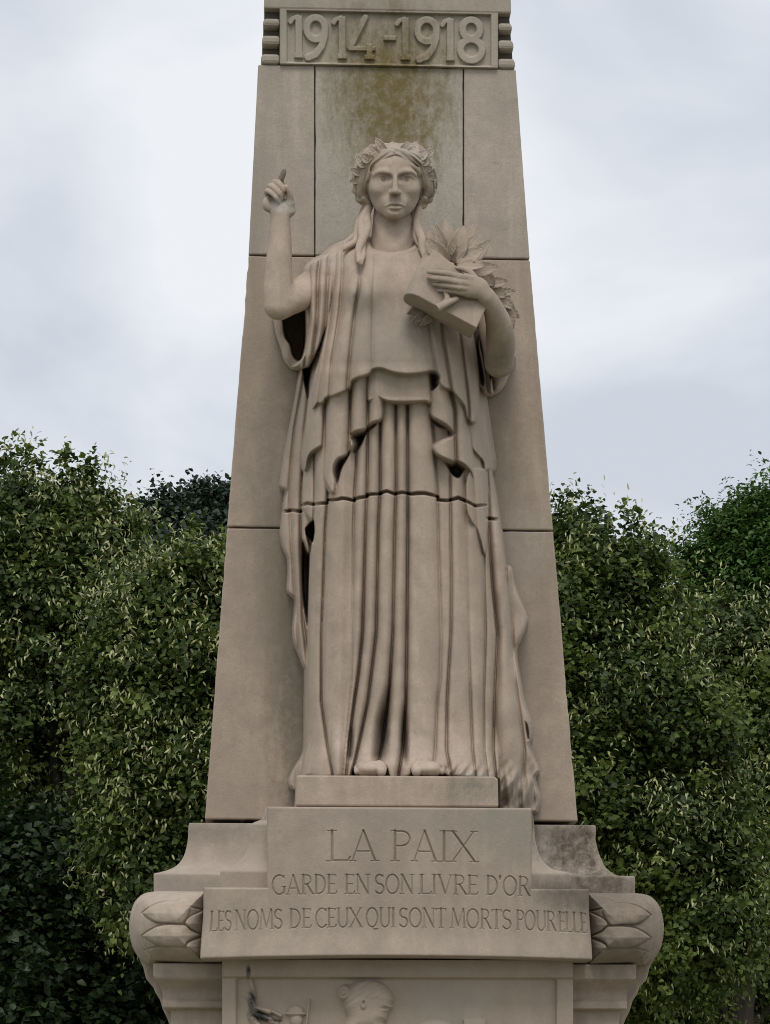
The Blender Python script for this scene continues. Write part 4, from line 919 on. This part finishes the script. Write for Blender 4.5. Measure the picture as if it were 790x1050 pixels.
# bent arm and the hand on the tablet
f = Field((430, 262, -30), (536, 400, 128), 0.9)
f.chain([(492, 300, -4), (506, 335, 8), (512, 372, 30)], [17, 16, 14], 3, 6)
f.chain([(512.5, 372, 34), (513.5, 352, 52), (511.5, 332, 72), (505, 314, 90), (499, 304, 99)], [14.2, 15.2, 13.2, 10.4, 9.4], 6, 6)
f.add(f.ell((486, 294.5, 105), (15.5, 11.5, 7)), 6); f.add(f.ell((478, 291.5, 107), (8, 11.5, 5.5)), 5)
for pts, r in (([(484, 286, 107), (472.5, 284, 111), (461, 280.8, 112.5), (450, 279.3, 110.5), (439.5, 278.6, 106)], [4.2, 3.7, 3.1, 2.8, 2.1]),
               ([(484, 291, 108), (472.5, 289.6, 112.5), (460, 287.0, 114), (449, 285.4, 111), (440, 284.3, 106)], [4.2, 3.8, 3.2, 2.9, 2.2]),
               ([(484, 296, 107), (472.5, 294.6, 112), (461, 292.8, 112.5), (452, 291.6, 109.5), (445, 291.0, 105)], [4.0, 3.6, 3.0, 2.7, 2.1]),
               ([(485, 301, 105), (473.5, 299.2, 109), (464, 298.2, 109.5), (456, 297.6, 107.5), (450, 297.3, 105)], [3.6, 3.2, 2.7, 2.4, 1.9])):
    f.chain(pts, r, 0.9, 1.0); f.add(f.ell(pts[1], (4.2, 3.6, 4.3)), 1.5)
f.chain([(488, 287, 100), (482, 279, 98), (475, 275.5, 97), (469, 274.5, 96)], [4.2, 3.4, 2.9, 2.2], 2)
parts.append(f.mesh(lambda z: z + 9 * sstep(z, 45, 92)))
# feet
f = Field((352, 768, 70), (470, 804, 136), 0.9)
for cx, lean, ts in ((381, -1, [(391.5, 5.4), (383.5, 4.3), (377, 4.0), (371.5, 3.7), (366.5, 3.3)]), (438, 1, [(427, 5.4), (435, 4.4), (441.5, 4.0), (447.5, 3.6), (453, 3.3)])):
    f.add(f.ell((cx, 789, 96), (16, 9, 26)), 4)
    for i, (tu, tr_) in enumerate(ts):
        wt = 117 - i * 2.6
        f.chain([(tu * 0.75 + cx * 0.25, 785, 106), (tu, 787.5, wt - 6), (tu + 0.3 * lean, 791.5, wt)], [tr_, tr_, tr_ * 0.92], 1.0, 1.5)
parts.append(f.mesh())
f = Field((350, 262, -90), (460, 800, 60), 3.0)                     # trunk and legs inside the robe
f.chain([(404, 285, -20), (404, 420, -10), (404, 500, -8)], [42, 36, 40], 3, 8); f.chain([(392, 500, -8), (384, 640, 5), (382, 780, 30)], [30, 24, 16], 6); f.chain([(420, 500, -8), (432, 640, 5), (438, 780, 30)], [30, 24, 16], 6)
parts.append(f.mesh())
v_, f_ = join(parts); mesh_np('body', v_, f_, M_ST, statue)

# ---- hair: parted waves, knot behind, tresses on the shoulders
f = Field((352, 138, -62), (456, 276, 62), 0.62)
f.add(f.ell((404, 182, -20), (36, 32, 38)), 1)
def lock(pts, r, amp=1.0, ph=0.0, k=1.2):
    c = catmull(pts, 7); n = len(c); tq = np.linspace(0, 1, n); e = np.sin(pi * tq) ** 0.5
    c = c + (e * amp)[:, None] * np.stack([np.sin(tq * 13 + ph), 0.8 * np.cos(tq * 13 + ph), np.sin(tq * 11 + ph + 1)], 1)
    f.add(f.poly(c, r * (0.7 + 0.4 * np.sin(pi * np.clip(tq * 1.1, 0, 1)))), k)
FR = np.array([(405, 156.5, 34), (398.5, 159, 34.5), (390, 165, 32), (383, 172.5, 27), (379.5, 181, 21.5), (377.5, 191, 16), (378, 200, 9), (381, 208, 2)], float)
BK = np.array([(405, 149.5, 4), (391, 149, 4), (377, 154, 1), (368.5, 165, -4), (364.5, 179, -8), (364, 193, -9), (368, 204, -10), (376, 211, -12)], float)
grooves = []
for i in range(9):
    a = i / 8.0; q = FR * (1 - a) + BK * a; bul = sin(pi * a)
    q[1:7, 0] -= 3.0 * bul; q[:, 1] -= 3.2 * bul * np.linspace(1, 0, 8); q[:, 2] += 11 * bul
    q[1:7, 1] += 1.3 * np.sin(np.arange(6) * 2.1 + i * 0.5)
    m = q.copy(); m[:, 0] = 809.6 - q[:, 0]
    for z, ph in ((q, 0.6 * i), (m, 0.6 * i + 1.5)):
        lock([tuple(x) for x in z], 2.5 + 0.6 * sin(i * 2.1 + ph), 1.2, ph, 0.45)
        g_ = z + np.array([0, -2.0, 3.2]) * 1.0; g_[:, 0] += np.sign(z[:, 0] - 404.8) * np.linspace(0, 1.8, 8)
        g2 = catmull([tuple(x) for x in g_], 6)[3:-4]
        grooves.append(g2)
for g2 in grooves: f.sub(f.poly(g2, np.full(len(g2), 1.25)), 1.1)
for (cu, cv, cw, r) in ((368, 172, 10, 6), (366.5, 183, 6, 5.5), (367, 194, 4, 6.2), (370, 203, 2, 5.5), (376.5, 209, -2, 5), (441, 172, 10, 6), (442.5, 184, 6, 6), (441.5, 194, 4, 6.4), (438.5, 203, 2, 6), (433.5, 209.5, 0, 5)):
    for t0 in (0, 1):
        th = np.linspace(0.4, 5.6, 16); sg = -1 if cu < 404 else 1
        f.add(f.poly([(cu + sg * (r - 2.1 - 1.5 * t0) * cos(x), cv + (r - 2.1 - 1.5 * t0) * sin(x) * 0.9, cw + 3 * t0 + 2.0 * sin(x * 0.5)) for x in th], np.linspace(2.5, 1.5, 16)), 0.6)
lock([(379, 206, 0), (375, 220, 12), (371.5, 238, 26), (369, 254, 42), (368.5, 268, 56)], 4.2, 1.5, 0, 1.0); lock([(382, 208, 2), (377.5, 222, 14), (374.5, 240, 27), (372.5, 256, 41), (370, 270, 56)], 3.6, 1.6, 2.4, 0.8)
lock([(376, 208, -4), (370, 226, 6), (366, 242, 18), (360, 251, 26), (350, 257, 34), (339, 264, 38)], 3.4, 1.4, 1, 0.8); lock([(374, 210, -6), (367, 232, 4), (361, 245, 14), (352, 251, 20), (342, 255, 24)], 3.2, 1.2, 3, 0.8)
lock([(430, 206, 0), (428.5, 222, 10), (430, 238, 20), (433, 252, 32), (436, 264, 42)], 4.0, 1.3, 0, 1.0); lock([(426.5, 210, 2), (426, 226, 10), (427.5, 242, 19), (431, 256, 30)], 3.0, 1.3, 2, 0.8)
v_, f_ = f.mesh(); mesh_np('hair', v_, f_, M_ST, statue)

# ---- leaves
def leaf(base, tip, wd, nrm=(0, 0, 1), curl=3.0, thick=2.2, nl=15, nw=9, vein=0.8, cup=1.0):
    """a carved leaf from base to tip in (u, v, depth), with midrib, cupped sides and thickness"""
    b = np.array(base, float); t = np.array(tip, float); d = t - b; ln = np.linalg.norm(d); d /= ln
    n = np.array(nrm, float); n -= d * (n @ d); n /= np.linalg.norm(n); s_ = np.cross(d, n)
    top = []
    for i in range(nl):
        a = i / (nl - 1); half = 0.5 * wd * (sin(pi * min(a ** 0.85 * 0.95 + 0.05, 1)) ** 0.75) * (1.12 + 0.05 * sin(a * 40))
        if i == nl - 1: half = 0.25
        for j in range(nw):
            x = (j / (nw - 1)) * 2 - 1
            z = curl * (sin(pi * a * 0.9) - 0.6 * a) + cup * abs(x) ** 1.4 * half * 0.34 + vein * (abs(x) < 0.1) + 0.55 * vein * sin(a * 30 - abs(x) * 6) * (abs(x) > 0.2)
            top.append(b + d * ln * a + s_ * x * half + n * z)
    top = np.array(top); bot = top - n * thick; V_ = np.concatenate([top, bot]); m_ = nl * nw; F = []
    g_ = grid_quads(nl, nw); F += [tuple(q) for q in g_]; F += [tuple(m_ + q[::-1]) for q in g_]
    ring = [j for j in range(nw)] + [i * nw + nw - 1 for i in range(1, nl)] + [(nl - 1) * nw + j for j in range(nw - 2, -1, -1)] + [i * nw for i in range(nl - 2, 0, -1)]
    for a_, b_ in zip(ring, ring[1:] + ring[:1]): F.append((a_, b_, m_ + b_, m_ + a_))
    return P(V_[:, 0], V_[:, 1], V_[:, 2]), F
def leaves(name, spec):
    m = MB()
    for s_ in spec: m.add(*leaf(*s_))
    o = m.build(name, M_ST, statue, True)
    import bmesh
    bm = bmesh.new(); bm.from_mesh(o.data); bmesh.ops.recalc_face_normals(bm, faces=bm.faces); bm.to_mesh(o.data); bm.free()
    return o
wr = np.random.default_rng(4)
WL = [((396, 157, 33), (386, 141.5, 30), 8.8, (-.3, -.2, 1), 2), ((389, 160, 33), (376, 147, 28), 9.6, (-.4, 0, 1), 2), ((381, 165, 30), (367.5, 154, 24), 8.8, (-.6, 0, 1), 2), ((376, 171, 27), (362, 163, 20), 9.6, (-.6, -.2, 1), 2),
    ((372, 178, 22), (360.5, 174, 14), 8.0, (-.8, 0, .8), 2), ((371, 185, 18), (360.5, 186, 10), 7.2, (-.9, 0, .8), 2), ((372, 166, 14), (364, 155, 6), 7.2, (-.8, -.3, .8), 2), ((384, 157, 18), (377, 145, 10), 7.2, (-.3, -.5, 1), 2),
    ((411, 156, 33), (420.5, 143.5, 30), 8.8, (.3, -.2, 1), 2), ((419, 159, 33), (430, 148, 28), 9.6, (.4, -.1, 1), 2), ((426, 163, 30), (438, 154, 24), 9.6, (.5, -.2, 1), 2), ((431, 168, 27), (444.5, 162, 20), 9.6, (.6, -.3, 1), 2),
    ((435, 174, 23), (446.5, 171, 14), 8.8, (.8, 0, .8), 2), ((437, 182, 19), (447, 182, 10), 8.0, (1, 0, .8), 2), ((437.5, 191, 14), (446, 194, 6), 7.2, (1, 0, .7), 2), ((436, 160, 14), (443, 152, 6), 7.2, (.8, -.3, .8), 2), ((424, 156, 18), (431, 145, 10), 7.2, (.3, -.5, 1), 2),
    ((401, 155, 22), (399, 146, 14), 7.2, (0, -.6, 1), 2), ((408, 155, 22), (411, 147, 14), 7.2, (0, -.6, 1), 2)]
WL = [(b_, tuple(np.array(t_) * 1.0 + wr.normal(size=3) * np.array([1.5, 1.3, 2.0]) - (np.array(t_) - np.array(b_)) * wr.uniform(-0.05, 0.28)), w_ * wr.uniform(0.72, 1.12), n_, c_) for b_, t_, w_, n_, c_ in WL]
leaves('laurel_wreath', WL)
leaves('leaf_spray', [((460, 271, 97), (437.5, 244, 100), 17, (-.1, 0, 1), 3), ((461, 268, 92), (446, 228, 92), 12, (-.3, 0, 1), 2), ((463, 268, 90), (457, 224, 86), 12, (.1, 0, 1), 3), ((464, 269, 95), (476, 231, 94), 19, (.1, -.1, 1), 3),
    ((466, 269, 94), (489, 241, 90), 15, (.2, -.1, 1), 3), ((468, 270, 98), (496, 254, 92), 15, (.2, -.2, 1), 3), ((469, 273, 100), (498, 272, 97), 12, (0, -.4, 1), 4), ((468, 272, 80), (486, 228, 70), 14, (.2, 0, 1), 3),
    ((475, 272, 78), (503, 246, 66), 14, (.3, 0, 1), 3), ((452, 262, 78), (440, 236, 76), 14, (-.2, 0, 1), 3), ((480, 278, 80), (511, 273, 70), 15, (.3, -.1, 1), 3), ((462, 262, 100), (468, 244, 102), 6, (0, 0, 1), 1),
    ((490, 280, 66), (508, 292, 60), 14, (.5, 0, 1), 3), ((497, 290, 58), (521, 288, 48), 11, (.4, 0, 1), 3), ((502, 296, 50), (520, 304, 44), 11, (.5, 0, 1), 3), ((508, 300, 42), (529, 298, 32), 9, (.5, 0, 1), 2), ((512, 306, 40), (528, 316, 34), 10, (.6, 0, 1), 2),
    ((516, 312, 32), (533, 326, 24), 9, (.6, 0, 1), 2), ((518, 318, 34), (527, 337, 28), 10, (.8, 0, 1), 2), ((510, 298, 38), (524, 310, 28), 10, (.5, 0, 1), 2),
    ])
leaves('leaf_sprig', [((436, 312, 70), (418, 322, 78), 9, (0, .3, 1), 2), ((440, 318, 72), (422, 331, 80), 8, (0, .3, 1), 2), ((446, 320, 72), (432, 334, 80), 8, (0, .3, 1), 2)])

# ---- tablet-book with rounded back and a rolled ribbon
rnd = catmull([(430, 304, 115.8), (422, 301.2, 113), (416.5, 301.6, 106), (413.8, 304, 96), (413.6, 307.5, 84), (416.5, 311.5, 75), (424, 315.3, 71)], 5)
prof = np.vstack([[(489, 336.5, 116)], rnd, [(482.5, 347.5, 73)]])
k = np.clip((prof[:, 0] - 414) / 75, 0, 1)[:, None]
top = prof + np.array([22.5, -48, -13]) * (1 - 0.3 * k); top[:, 2] -= 0; n = len(prof)
Vb = np.concatenate([P(prof[:, 0], prof[:, 1], prof[:, 2]), P(top[:, 0], top[:, 1], top[:, 2])])
F = [tuple(range(n))[::-1], tuple(n + i for i in range(n))] + [(i, (i + 1) % n, n + (i + 1) % n, n + i) for i in range(n)]
bk = mesh_py('tablet', Vb, F, M_ST, statue, True, bevel=0.004, seg=2)
import bmesh
bm = bmesh.new(); bm.from_mesh(bk.data); bmesh.ops.recalc_face_normals(bm, faces=bm.faces); bm.to_mesh(bk.data); bm.free(); bk.data.set_sharp_from_angle(angle=radians(35))
f = Field((438, 296, 92), (478, 326, 126), 0.7)
f.poly and f.chain([(468, 306.5, 109), (459, 310.5, 111), (449.5, 315.5, 113)], [2.8, 3.7, 4.3], 1); f.chain([(457, 300, 108), (459, 305, 110), (457, 310, 110)], [2.2, 2.8, 3.2], 1); f.chain([(458, 302, 108), (455, 309, 110)], [2.6, 3.4], 2) if False else None
f.sub(f.cap((444, 318.6, 114), (439, 321.3, 115), 6.5, 6.5), 0.4); f.sub(f.cap((453, 313.6, 112.4), (440, 320.6, 115), 2.8, 3.1), 0.5)
v_, f_ = f.mesh(lambda z: z + 8); mesh_np('ribbon', v_, f_, M_ST, statue)

# ------------------------------------------------------------------ trees
BARK = bark('bark')
L_LIN = leafmat('linden_leaf', (0.024, 0.046, 0.010), (0.078, 0.112, 0.023), 0.22, 0.55)
L_PALE = leafmat('pale_linden_leaf', (0.080, 0.122, 0.020), (0.145, 0.185, 0.036), 0.32, 0.55)  # paler leaf given to random tufts
L_BR = leafmat('linden_bract', (0.30, 0.35, 0.10), (0.72, 0.71, 0.42), 0.32, 0.55)
L_DARK = leafmat('dark_leaf', (0.020, 0.036, 0.020), (0.038, 0.058, 0.034), 0.15, 0.55)
L_ROB = leafmat('feathery_leaf', (0.040, 0.098, 0.017), (0.088, 0.170, 0.032), 0.25, 0.5)
L_SHADED = leafmat('shaded_shrub_leaf', (0.016, 0.032, 0.009), (0.036, 0.060, 0.017), 0.15, 0.5)  # darkest greens, with the shade under the crowns put into the colour

def unit(a): return a / (np.linalg.norm(a, axis=-1, keepdims=True) + 1e-9)
def leaf_cards(pos, tip, nrm, ln, wd, droop=0.25, long=False):
    """folded leaves: two halves meeting along a midrib; pos is the stalk end"""
    n = len(pos); tip = unit(tip); side = unit(np.cross(tip, nrm)); up = np.cross(side, tip)
    ln = ln[:, None]; wd = wd[:, None]
    a = pos; b = pos + tip * ln * 0.35 + side * wd * 0.5 + up * wd * 0.16; c = pos + tip * ln * 0.35 - side * wd * 0.5 + up * wd * 0.16
    m = pos + tip * ln * 0.5 - up * ln * 0.02
    b2 = pos + tip * ln * 0.72 + side * wd * 0.34 - up * ln * droop * 0.3 + up * wd * 0.08; c2 = pos + tip * ln * 0.72 - side * wd * 0.34 - up * ln * droop * 0.3 + up * wd * 0.08
    t = pos + tip * ln - up * ln * droop
    V = np.stack([a, b, b2, t, c2, c, m], 1).reshape(-1, 3)
    base = (np.arange(n) * 7)[:, None]
    F = np.concatenate([base + np.array([[0, 1, 2, 6]]), base + np.array([[6, 2, 3, 3]])[:, :3].repeat(1, 0)[:, [0, 1, 2, 2]]], 0) if False else None
    q1 = base + np.array([[0, 6, 2, 1]]); q2 = base + np.array([[0, 5, 4, 6]]); t1 = base + np.array([[6, 3, 2, 2]]); 
    # close the pointed end with one four-sided face each side is not needed: the end is a single kite
    q3 = base + np.array([[6, 4, 3, 2]])
    return V, np.concatenate([q1, q2, q3], 0)
def px_to_world(u, v, y):
    return P(np.array([u]), np.array([v]), np.array([-y / PX]))[0]
def shoots(lobes, n, r, outer=(0.55, 0.95)):
    """starting points and directions for leafy shoots over the crown's lobes"""
    C = np.array([l[0] for l in lobes]); Rr = np.array([l[1] for l in lobes])
    w_ = Rr[:, :].prod(1) ** (2 / 3); k = r.choice(len(lobes), n, p=w_ / w_.sum())
    d = unit(r.normal(size=(n, 3))); q = r.uniform(outer[0] ** 2, outer[1] ** 2, n) ** 0.5
    p = C[k] + d * Rr[k] * q[:, None]
    keep = np.ones(n, bool)
    for c, rr in zip(C, Rr):
        e = np.linalg.norm((p - c) / rr, axis=1); keep &= ~(e < outer[0] * 0.8)
    return p[keep], d[keep], Rr[k][keep].mean(1)
def crown(name, parent, lobes, n, mat, seed, leaf=0.075, slen=0.5, per=16, up=0.5, flat=0.5, bracts=0, bmat=None, aspect=0.85, outer=(0.5, 0.96), spread=0.035, tuft=48, spires=(), nsp=70):
    r = np.random.default_rng(seed)
    kc = max(int(n / tuft), 8)
    pc, dc, Rc = shoots(lobes, kc, r, (0.72, 0.97))                 # leafy tufts at the ends of the branches
    ni = int(n * 0.8); k = r.integers(0, len(pc), ni); th = slen * 0.5
    p = pc[k] + r.normal(size=(ni, 3)) * np.array([th, th, th * 0.7]) * 0.6; d = unit(dc[k] + r.normal(size=(ni, 3)) * 0.5)
    tk = np.concatenate([k, np.full(400000, -1)])
    pi_, di_, _ = shoots(lobes, int(n * 0.34), r, (0.2, 0.66))      # the thinner, shaded inside
    p = np.concatenate([p, pi_]); d = np.concatenate([d, di_]); m = len(p)
    dirn = unit(d * 0.8 + np.array([0, 0, up]) + r.normal(size=(m, 3)) * 0.35)
    L_ = slen * r.uniform(0.5, 1.3, m)
    # long leaders standing out of the outline
    ps, ds, Rs = shoots(lobes, nsp, r, (0.85, 0.98)); us_ = unit(ds * 0.75 + np.array([0, 0, 0.9]) + r.normal(size=ds.shape) * 0.2)
    ls = slen * r.uniform(0.8, 1.9, len(ps)); S0, S1 = [p_ for p_ in ps], [a + b * c for a, b, c in zip(ps, us_, ls)]
    for a, b in spires: S0.append(np.array(a)); S1.append(np.array(b))
    qp, qd, ql = [], [], []
    for a, b in zip(S0, S1):
        ln = np.linalg.norm(b - a); k_ = max(int(ln / slen * 9), 4); ax = (b - a) / (ln + 1e-9)
        for tt_ in np.linspace(0, 0.95, k_):
            o_ = unit(r.normal(size=3)); qp.append(a + (b - a) * tt_ + o_ * slen * 0.06); qd.append(unit(ax * 1.1 + o_ * (0.9 - 0.5 * tt_))); ql.append(slen * r.uniform(0.45, 0.8) * (1.0 - 0.45 * tt_))
    p = np.concatenate([np.array(qp), p]); dirn = np.concatenate([np.array(qd), dirn]); d = np.concatenate([np.array(qd), d]); L_ = np.concatenate([np.array(ql), L_]); m = len(p); ni += len(qp); tk = np.concatenate([r.integers(0, len(pc), len(qp)), tk])
    paler = (r.random(len(pc)) < 0.5); bloom = np.clip(r.normal(0.9, 1.0, len(pc)), 0.04, 3.0)
    t = (np.arange(per) + 0.5) / per
    pos = p[:, None] + dirn[:, None] * (L_[:, None] * t)[:, :, None]
    pos[:, :, 2] -= (L_[:, None] * t ** 2 * 0.22)
    side = unit(np.cross(dirn, np.array([0, 0, 1.0]) + r.normal(size=(m, 3)) * 0.2))
    sg = np.where(np.arange(per) % 2 == 0, 1.0, -1.0)[None, :, None]
    tip = side[:, None] * sg * 0.8 + dirn[:, None] * 0.55 + r.normal(size=(m, per, 3)) * 0.35 + np.array([0, 0, -0.25])
    nrm = np.array([0, 0, 1.0]) * flat + d[:, None] * 0.5 + r.normal(size=(m, per, 3)) * 0.45
    pos = (pos + r.normal(size=pos.shape) * spread).reshape(-1, 3)
    sz = leaf * r.uniform(0.6, 1.25, (m, per)) * (1.1 - 0.35 * t)[None]
    V, F = leaf_cards(pos, tip.reshape(-1, 3), nrm.reshape(-1, 3), sz.ravel(), sz.ravel() * aspect * r.uniform(0.8, 1.1, m * per))
    o = mesh_np(name, V, F, mat, parent, False)
    o.data.polygons.foreach_set('use_smooth', [True] * len(o.data.polygons))
    if bracts:
        yl = np.repeat(np.where(tk[:m] >= 0, paler[np.maximum(tk[:m], 0)], False), per)
        o.data.materials.append(L_PALE); o.data.polygons.foreach_set('material_index', np.tile(yl, 3).astype(np.int32)[:len(o.data.polygons)])
        pw = bloom[np.maximum(tk[:ni], 0)]; k = r.choice(ni, int(ni * bracts), replace=False, p=pw / pw.sum()); nb = 7
        bp = p[k][:, None] + dirn[k][:, None] * (L_[k][:, None] * r.uniform(0.6, 1.0, (len(k), nb)))[:, :, None]
        bp = (bp + r.normal(size=bp.shape) * 0.035 + d[k][:, None] * 0.035).reshape(-1, 3); q = len(bp)
        bt = r.normal(size=(q, 3)) * 0.5 + np.array([0, 0, -0.75]) + np.repeat(d[k], nb, 0) * 0.35
        bn = np.repeat(d[k], nb, 0) + np.array([0, 0, 0.5]) + r.normal(size=(q, 3)) * 0.5
        V, F = leaf_cards(bp, bt, bn, leaf * r.uniform(0.6, 1.1, q), leaf * 0.24 * r.uniform(0.8, 1.3, q), droop=0.18)
        b = mesh_np('blossom', V, F, bmat, parent, False)
    return o
def trunk(parent, base, lobes, r0, seed):
    r = np.random.default_rng(seed); top = np.mean([l[0] for l in lobes], axis=0)
    base = np.array(base, float); pts = []
    n = 9
    main = [base + (top - base) * t + np.array([0.06 * sin(t * 7 + seed), 0.06 * cos(t * 5), 0]) * (top[2]) * 0.15 for t in np.linspace(0, 1, n)]
    main[0][2] = -0.1
    V, F = [], []; parts = [tube(main, np.linspace(r0, r0 * 0.45, n), 12)]
    for c, rr in lobes:
        t0 = r.uniform(0.35, 0.8); s = base + (top - base) * t0; e = c + (c - top) * 0.15
        mid = (s + e) / 2 + np.array([0, 0, 0.12 * np.linalg.norm(e - s)]) + r.normal(size=3) * 0.1
        pth = catmull([s, mid, e], 5); parts.append(tube(pth, np.linspace(r0 * 0.4, r0 * 0.1, len(pth)), 7))
        for _ in range(3):
            e2 = c + unit(r.normal(size=3)) * rr * 0.75; s2 = pth[int(r.integers(4, 9))]
            p2_ = catmull([s2, (s2 + e2) / 2 + r.normal(size=3) * 0.08, e2], 4); parts.append(tube(p2_, np.linspace(r0 * 0.16, r0 * 0.04, len(p2_)), 5))
    v_, f_ = join(parts); mesh_np('trunk', v_, f_, BARK, parent)
def tree(name, label, y, lob, n, mat, seed, trunk_u, r0=0.14, group=None, depth=1.0, **kw):
    lobes = []
    for l in lob:
        u, v, rp = l[:3]; dy = l[3] if len(l) > 3 else 0.0
        c = px_to_world(u, v, y + dy); s = (DIST + y + dy) / FPX * rp
        lobes.append((c, np.array([s, s * depth, s])))
    b = px_to_world(trunk_u, 800, y); b[2] = 0
    t = empty(name, tuple(b), label, 'tree', group)
    trunk(t, b, lobes, r0, seed)
    sp = [(px_to_world(q[0], q[1] + 8, y), px_to_world(q[2], q[3] + 8, y)) for q in kw.pop('spire', ())]
    crown('crown', t, lobes, n, mat, seed, spires=sp, **kw)
    return t
GL_ = 'trees standing behind the monument'
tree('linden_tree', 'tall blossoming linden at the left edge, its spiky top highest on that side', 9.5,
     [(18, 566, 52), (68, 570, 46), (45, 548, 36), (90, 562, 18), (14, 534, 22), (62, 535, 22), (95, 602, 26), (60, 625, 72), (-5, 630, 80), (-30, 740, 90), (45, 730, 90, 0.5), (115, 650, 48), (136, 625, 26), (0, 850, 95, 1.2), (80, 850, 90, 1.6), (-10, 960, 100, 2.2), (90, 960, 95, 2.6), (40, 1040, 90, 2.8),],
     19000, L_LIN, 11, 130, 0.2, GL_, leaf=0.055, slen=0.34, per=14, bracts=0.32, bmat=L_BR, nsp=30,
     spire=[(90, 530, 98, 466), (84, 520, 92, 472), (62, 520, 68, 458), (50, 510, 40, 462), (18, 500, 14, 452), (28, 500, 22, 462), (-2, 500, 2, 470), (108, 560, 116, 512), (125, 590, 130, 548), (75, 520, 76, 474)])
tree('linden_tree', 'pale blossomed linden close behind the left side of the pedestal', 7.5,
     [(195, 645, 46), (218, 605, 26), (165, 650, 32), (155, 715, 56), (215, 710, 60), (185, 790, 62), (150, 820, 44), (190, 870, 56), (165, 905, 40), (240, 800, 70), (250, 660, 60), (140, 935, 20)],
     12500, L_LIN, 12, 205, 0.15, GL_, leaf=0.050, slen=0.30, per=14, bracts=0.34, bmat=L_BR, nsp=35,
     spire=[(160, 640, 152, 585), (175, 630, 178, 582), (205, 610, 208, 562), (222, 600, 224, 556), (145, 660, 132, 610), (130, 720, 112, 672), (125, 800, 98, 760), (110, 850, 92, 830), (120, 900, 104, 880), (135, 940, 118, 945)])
tree('round_tree', 'distant dark blue-green tree with a rounded top seen left of the pylon', 42,
     [(185, 552, 26), (160, 562, 20), (210, 548, 26), (145, 570, 14), (190, 590, 50), (222, 575, 40), (190, 650, 60), (205, 535, 14), (180, 540, 13), (222, 540, 14)],
     9000, L_DARK, 13, 190, 0.3, GL_, leaf=0.14, slen=0.6, per=14, up=0.2, spread=0.12, nsp=8)
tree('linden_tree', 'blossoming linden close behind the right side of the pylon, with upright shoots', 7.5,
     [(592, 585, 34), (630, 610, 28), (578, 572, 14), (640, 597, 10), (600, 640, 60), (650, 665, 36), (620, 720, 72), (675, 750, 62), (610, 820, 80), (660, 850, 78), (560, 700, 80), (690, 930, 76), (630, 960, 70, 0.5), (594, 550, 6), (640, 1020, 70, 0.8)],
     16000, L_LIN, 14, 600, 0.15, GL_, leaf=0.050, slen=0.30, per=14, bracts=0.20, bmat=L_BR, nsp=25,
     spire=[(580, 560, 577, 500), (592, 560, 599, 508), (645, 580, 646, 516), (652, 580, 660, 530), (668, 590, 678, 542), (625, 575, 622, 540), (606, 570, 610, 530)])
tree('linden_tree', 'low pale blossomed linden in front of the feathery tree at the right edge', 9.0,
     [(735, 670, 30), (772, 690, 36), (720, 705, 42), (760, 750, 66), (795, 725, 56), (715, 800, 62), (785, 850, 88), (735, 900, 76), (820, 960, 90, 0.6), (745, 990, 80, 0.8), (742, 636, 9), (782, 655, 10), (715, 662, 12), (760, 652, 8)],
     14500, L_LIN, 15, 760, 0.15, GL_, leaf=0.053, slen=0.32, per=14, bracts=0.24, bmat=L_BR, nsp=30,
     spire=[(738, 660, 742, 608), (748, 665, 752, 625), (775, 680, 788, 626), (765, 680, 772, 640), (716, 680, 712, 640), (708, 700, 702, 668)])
tree('feathery_tree', 'bright green feathery tree rising at the right edge behind the lindens', 26,
     [(772, 545, 16), (802, 535, 22), (744, 560, 12), (742, 578, 14), (765, 588, 26), (738, 610, 16), (738, 628, 22), (790, 600, 50), (830, 560, 50), (728, 640, 10), (752, 660, 36), (820, 690, 80)],
     8000, L_ROB, 16, 790, 0.28, GL_, leaf=0.11, slen=0.6, per=20, up=0.1, flat=1.4, aspect=0.5, spread=0.07, nsp=12)
# added undergrowth closing the view, its dark leaf colour standing for shade below the crowns
for k, (u, y, rp, lab) in enumerate(((-15, 8.4, 128, 'added rounded shrub, coloured dark for shade, at the far left edge'), (90, 8.7, 122, 'added shrub coloured dark for the shade under the left linden'), (240, 12, 130, 'added dark shrub half hidden behind the left side of the pedestal'),
                                (570, 12, 130, 'added dark shrub half hidden behind the right side of the pedestal'), (700, 11, 140, 'added shrub coloured dark for the shade under the right lindens'), (840, 11, 150, 'added rounded shrub, coloured dark for shade, at the far right edge'))):
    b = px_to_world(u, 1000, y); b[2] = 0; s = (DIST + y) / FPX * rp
    t = empty('shrub', tuple(b), lab, 'shrub', 'added dark shrubs under the trees')
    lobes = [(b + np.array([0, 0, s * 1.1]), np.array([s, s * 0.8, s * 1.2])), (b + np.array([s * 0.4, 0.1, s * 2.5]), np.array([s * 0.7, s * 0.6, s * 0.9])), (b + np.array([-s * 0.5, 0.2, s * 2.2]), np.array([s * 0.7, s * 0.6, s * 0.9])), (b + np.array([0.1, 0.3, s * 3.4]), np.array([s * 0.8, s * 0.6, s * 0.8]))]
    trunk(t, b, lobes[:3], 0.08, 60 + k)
    crown('foliage', t, lobes, 6000, L_SHADED, 40 + k, leaf=0.075, slen=0.36, per=14, outer=(0.4, 0.96))
